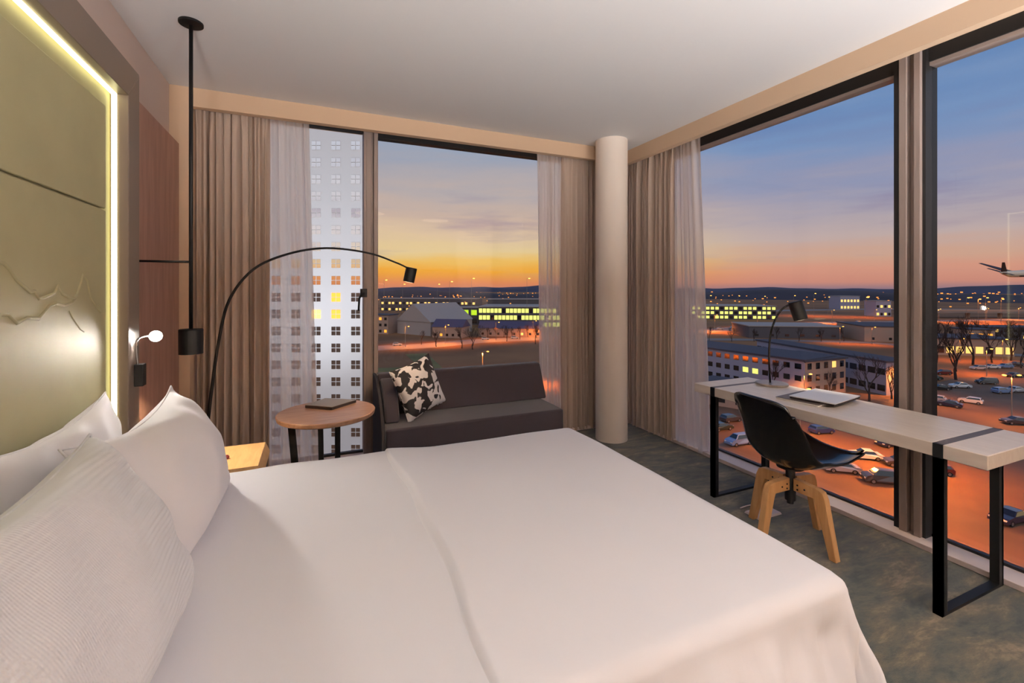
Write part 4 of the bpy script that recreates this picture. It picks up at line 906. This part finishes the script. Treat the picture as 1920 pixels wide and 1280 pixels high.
# ---- cars
def car_meshes():
    out = {}
    # side profile (x forward), z up
    shapes = {'sedan': [(-2.2, .45), (-2.22, .80), (-1.95, .95), (-1.45, .98), (-.95, 1.38), (.25, 1.42), (.95, .98), (1.85, .86), (2.18, .66), (2.2, .38)],
              'hatch': [(-1.95, .45), (-2.0, .85), (-1.82, 1.02), (-1.6, 1.42), (.2, 1.48), (.95, 1.0), (1.65, .88), (1.98, .66), (2.0, .38)],
              'van': [(-2.3, .45), (-2.34, 1.0), (-2.2, 1.75), (.75, 1.80), (1.45, 1.15), (2.1, 1.0), (2.35, .7), (2.36, .4)]}
    for k, pr in shapes.items():
        mb = MB(); x0 = pr[0][0]; x1 = pr[-1][0]
        rear, front = (-1.32, 1.32) if k != 'van' else (-1.4, 1.45)
        low = [(x1, .30)]
        for cx in (front, rear):
            for t in range(7): a = math.pi*t/6; low.append((cx+.37*math.cos(a), .30+.34*math.sin(a)))
        low.append((x0, .30))
        poly = pr+low
        def inset(x, z, s):
            w = .86 - max(0, z-.95)*.42
            return (x, s*w, z)
        A = [mb.bm.verts.new(inset(x, z, -1)) for x, z in poly]; B_ = [mb.bm.verts.new(inset(x, z, 1)) for x, z in poly]
        n = len(poly)
        mb.bm.faces.new(A); mb.bm.faces.new(list(reversed(B_)))
        for i in range(n): mb.bm.faces.new([A[i], B_[i], B_[(i+1) % n], A[(i+1) % n]])
        body = mb.build('body', M['car_silver'], mesh_only=True)
        g_ = MB()
        top = {'sedan': 1.34, 'hatch': 1.40, 'van': 1.70}[k]; bot = 1.0 if k != 'van' else 1.15
        if k == 'sedan': sp_ = [(-1.28, bot), (-.88, top), (.20, top), (.78, bot)]
        elif k == 'hatch': sp_ = [(-1.66, bot+.05), (-1.5, top), (.15, top), (.80, bot+.02)]
        else: sp_ = [(-2.1, bot), (-2.06, top-.02), (.70, top), (1.25, bot)]
        for s in (-1, 1): g_.hull2([(x, s*(.875-max(0, z-.95)*.42), z) for x, z in sp_], [(x, s*(.80-max(0, z-.95)*.42), z) for x, z in sp_])
        gs = g_.build('side_windows', M['carglass'], mesh_only=True)
        # wind screen and rear window, as slanted plates just proud of the body
        f_ = MB()
        pairs = {'sedan': (((.30, 1.40), (.90, 1.02)), ((-1.0, 1.37), (-1.40, 1.03))), 'hatch': (((.27, 1.45), (.90, 1.04)), ((-1.65, 1.36), (-1.80, 1.08))), 'van': (((.82, 1.74), (1.40, 1.21)), ((-2.23, 1.66), (-2.33, 1.15)))}[k]
        res = []
        for (a, b), sg in zip(pairs, (1, -1)):
            f_ = MB(); nx = Vector((b[1]-a[1], 0, -(b[0]-a[0]))).normalized()*(-1)
            if nx.x*sg < 0: nx = -nx
            def qd(o): 
                r_ = []
                for (x, z), s in ((a, -1), (a, 1), (b, 1), (b, -1)): r_.append((x+nx.x*o, s*(.80-max(0, z-.95)*.42), z+nx.z*o))
                return r_
            f_.hull2(qd(.015), qd(-.02)); res.append(f_.build('windscreen' if sg == 1 else 'rear_window', M['carglass'], mesh_only=True))
        wh = MB().tube([(0, -.10, 0), (0, .10, 0)], .315, 18).build('wheel', M['tyre'], mesh_only=True)
        hb_ = MB().tube([(0, -.115, 0), (0, .115, 0)], .20, 12).build('hub_cap', M['rim'], mesh_only=True)
        hl = MB().box((-.10, -.16, -.07), (.05, .16, .07)).build('headlight', M['headlight'], mesh_only=True)
        tl = MB().box((-.04, -.14, -.08), (.08, .14, .08)).build('tail_light', M['taillight'], mesh_only=True)
        out[k] = (body, gs, res, wh, hb_, hl, tl, rear, front, x0, x1)
    return out
CM = car_meshes()
def car(p, heading, kind, colr, label, group=None):
    body, gs, res, wh, hb_, hl, tl, rear, front, x0, x1 = CM[kind]
    r = empty('car', (p.x, p.y, GZ+.04), label, 'car', group, heading)
    b = inst('body', body, r); b.material_slots[0].link = 'OBJECT'; b.material_slots[0].material = M['car_'+colr]
    inst('side_windows', gs, r)
    inst('windscreen', res[0], r); inst('rear_window', res[1], r)
    for xx in (rear, front):
        for s in (-1, 1):
            w_ = inst('wheel', wh, r, (xx, s*.76, .315)); inst('hub_cap', hb_, w_)
    for s in (-1, 1): inst('headlight', hl, r, (x1-.03, s*.62, .68)); inst('tail_light', tl, r, (x0+.0, s*.66, .78))
    return r
def hd_(deg): return math.atan2(RT.y, RT.x) + R(deg)   # 0 = pointing right in the picture, 90 = away
CARS = [
 (1386, 833, 200, 'van', 'light blue', 'light blue van behind the left desk leg, under the desk'),
 (1370, 790, 20, 'hatch', 'dark grey', 'dark grey car in the second row under the left end of the desk'),
 (1352, 806, 20, 'sedan', 'dark green', 'dark green car beside the left desk leg'),
 (1408, 778, 25, 'sedan', 'dark grey', 'dark car partly hidden by the chair back, just under the desk edge'),
 (1540, 812, 10, 'hatch', 'blue', 'blue car right of the chair back, just under the desk edge'),
 (1668, 836, 195, 'sedan', 'dark blue', 'dark blue car left of the mullion under the desk edge'),
 (1622, 860, 165, 'sedan', 'white', 'white car above the grey one, left of the right mullion'),
 (1688, 874, 165, 'hatch', 'dark grey', 'dark grey car directly left of the mullion behind the white car'),
 (1578, 884, 165, 'sedan', 'silver', 'silver car by the chair seat edge, in front of the white car'),
 (1656, 905, 165, 'van', 'dark grey', 'long dark van parked in front of the white car, left of the mullion'),
 (1752, 888, 165, 'hatch', 'dark red', 'dark red car between the mullion and the near desk leg'),
 (1893, 978, 198, 'sedan', 'dark blue', 'shiny dark blue car behind the near rear desk leg, nearest to the building'),
 (1985, 958, 200, 'van', 'blue', 'blue van at the right edge behind the near rear desk leg'),
 (1752, 752, 128, 'hatch', 'silver', 'silver car just right of the mullion above the desk'),
 (1780, 762, 128, 'sedan', 'dark blue', 'dark blue car in the middle of the row right of the mullion'),
 (1820, 756, 128, 'hatch', 'white', 'white car at the right end of the row beside the mullion'),
 (1762, 731, 170, 'sedan', 'black', 'black car in the second row right of the mullion'),
 (1800, 727, 170, 'sedan', 'white', 'white car in the second row right of the mullion'),
 (1850, 720, 175, 'van', 'black', 'black van left of the light blue cars'),
 (1878, 737, 5, 'hatch', 'light blue', 'light blue car left of its twin in the right row'),
 (1906, 735, 5, 'sedan', 'silver', 'silver car at the right edge in the row of light blue cars'),
 (1903, 707, 5, 'sedan', 'black', 'black car in the third row near the right edge'),
 (1905, 795, 170, 'sedan', 'dark grey', 'dark grey car beside the twin-headed lamp post'),
 (1768, 702, 170, 'hatch', 'dark red', 'dark red car in the third row right of the mullion'),
 (1748, 712, 170, 'sedan', 'dark green', 'dark green car behind the black one right of the mullion'),
 (1834, 693, 175, 'hatch', 'silver', 'silver car at the left end of the far car row'),
 (1858, 691, 175, 'sedan', 'white', 'white car in the middle of the far car row'),
 (1884, 690, 175, 'hatch', 'light blue', 'light blue car at the right of the far car row'),
 (1906, 686, 175, 'sedan', 'dark grey', 'dark grey car ending the far car row at the right edge'),
]
for px, py, a, k, c, lab in CARS: car(G(px, py, GZ), hd_(a), k, c, lab)
for i, (px, py) in enumerate(((1350, 618), (1375, 616), (1460, 612), (1580, 606), (1610, 605), (745, 648), (910, 637), (965, 635))):
    car(G(px, py), hd_(6), 'hatch', 'silver', 'small silver car driving along the lit main road, far away', 'cars on the main road')

# ---- aeroplane low above the horizon
apc = P(1912, 513, 300)
ap = empty('airplane', tuple(apc), 'airliner flying low above the horizon at the right edge of the photo', 'airplane')
ap.rotation_euler = (R(20), R(-3), math.atan2(RT.y, RT.x)+R(14)); ap.scale = (1.15, 1.15, 1.15)
M['planewhite'] = mat('pale_fuselage', (238, 216, 192), .4); M['planedark'] = mat('dark_wing_metal', (60, 34, 28), .5)
MB().tube([(-17, 0, 1.6), (-13, 0, .9), (-8, 0, .2), (0, 0, 0), (12, 0, 0), (15, 0, -.1), (17, 0, -.5)], [.25, 1.0, 1.8, 2.0, 2.0, 1.5, .3], 20).build('fuselage', M['planewhite'], ap, smooth=True)
for s in (-1, 1):
    MB().hull2([(4, s*1.6, -.8), (-3, s*1.6, -.8), (-7.5, s*16, 1.6), (-5, s*16, 1.6)], [(4, s*1.6, -.2), (-3, s*1.6, -.3), (-7.5, s*16, 1.75), (-5, s*16, 1.75)]).build('wing', M['planedark'], ap)
    MB().hull2([(-12.5, s*.5, 1.2), (-15.5, s*.5, 1.3), (-17.5, s*6, 2), (-16, s*6, 2)], [(-12.5, s*.5, 1.5), (-15.5, s*.5, 1.5), (-17.5, s*6, 2.15), (-16, s*6, 2.15)]).build('tailplane', M['planedark'], ap)
    MB().tube([(-2.5, s*5.5, -1.6), (-.5, s*5.5, -1.7), (2.6, s*5.5, -1.7)], [.6, 1.1, 1.0], 14).build('engine', M['planedark'], ap)
MB().hull2([(-11.5, -.15, 1.8), (-16, -.15, 1.8), (-18.5, -.1, 7.5), (-16.5, -.1, 7.5)], [(-11.5, .15, 1.8), (-16, .15, 1.8), (-18.5, .1, 7.5), (-16.5, .1, 7.5)]).build('tail_fin', M['planedark'], ap)

# unseen ground lamps added to brighten the white tower facade
for i, (d_, r_) in enumerate(((34, -34), (36, -26), (30, -18))):
    p = fwr(d_, r_); f_ = empty('fill_floodlight', (p.x, p.y, GZ), 'unseen ground lamp added to brighten the white tower, '+('leftmost', 'middle', 'rightmost')[i]+' of three', 'fill_floodlight', 'added facade lamps', ang)
    MB().box((-.4, -.3, 0), (.4, .3, .12)).build('base', M['aludark'], f_)
    MB().hull2([(-.35, -.1, .15), (.35, -.1, .15), (.35, .22, .15), (-.35, .22, .15)], [(-.4, -.3, .6), (.4, -.3, .6), (.4, .15, .75), (-.4, .15, .75)]).build('housing', M['aludark'], f_)
    t_ = fwr(69, -30) + Vector((0, 0, CAMZ+(20, 8, 2)[i]))
    spot('floodlight_fill_light', (p.x, p.y, GZ+1), t_, (42000, 9000, 3500)[i], ((.86, .92, 1), (.95, .95, 1), (1, .9, .78))[i], 75, .8, .3)
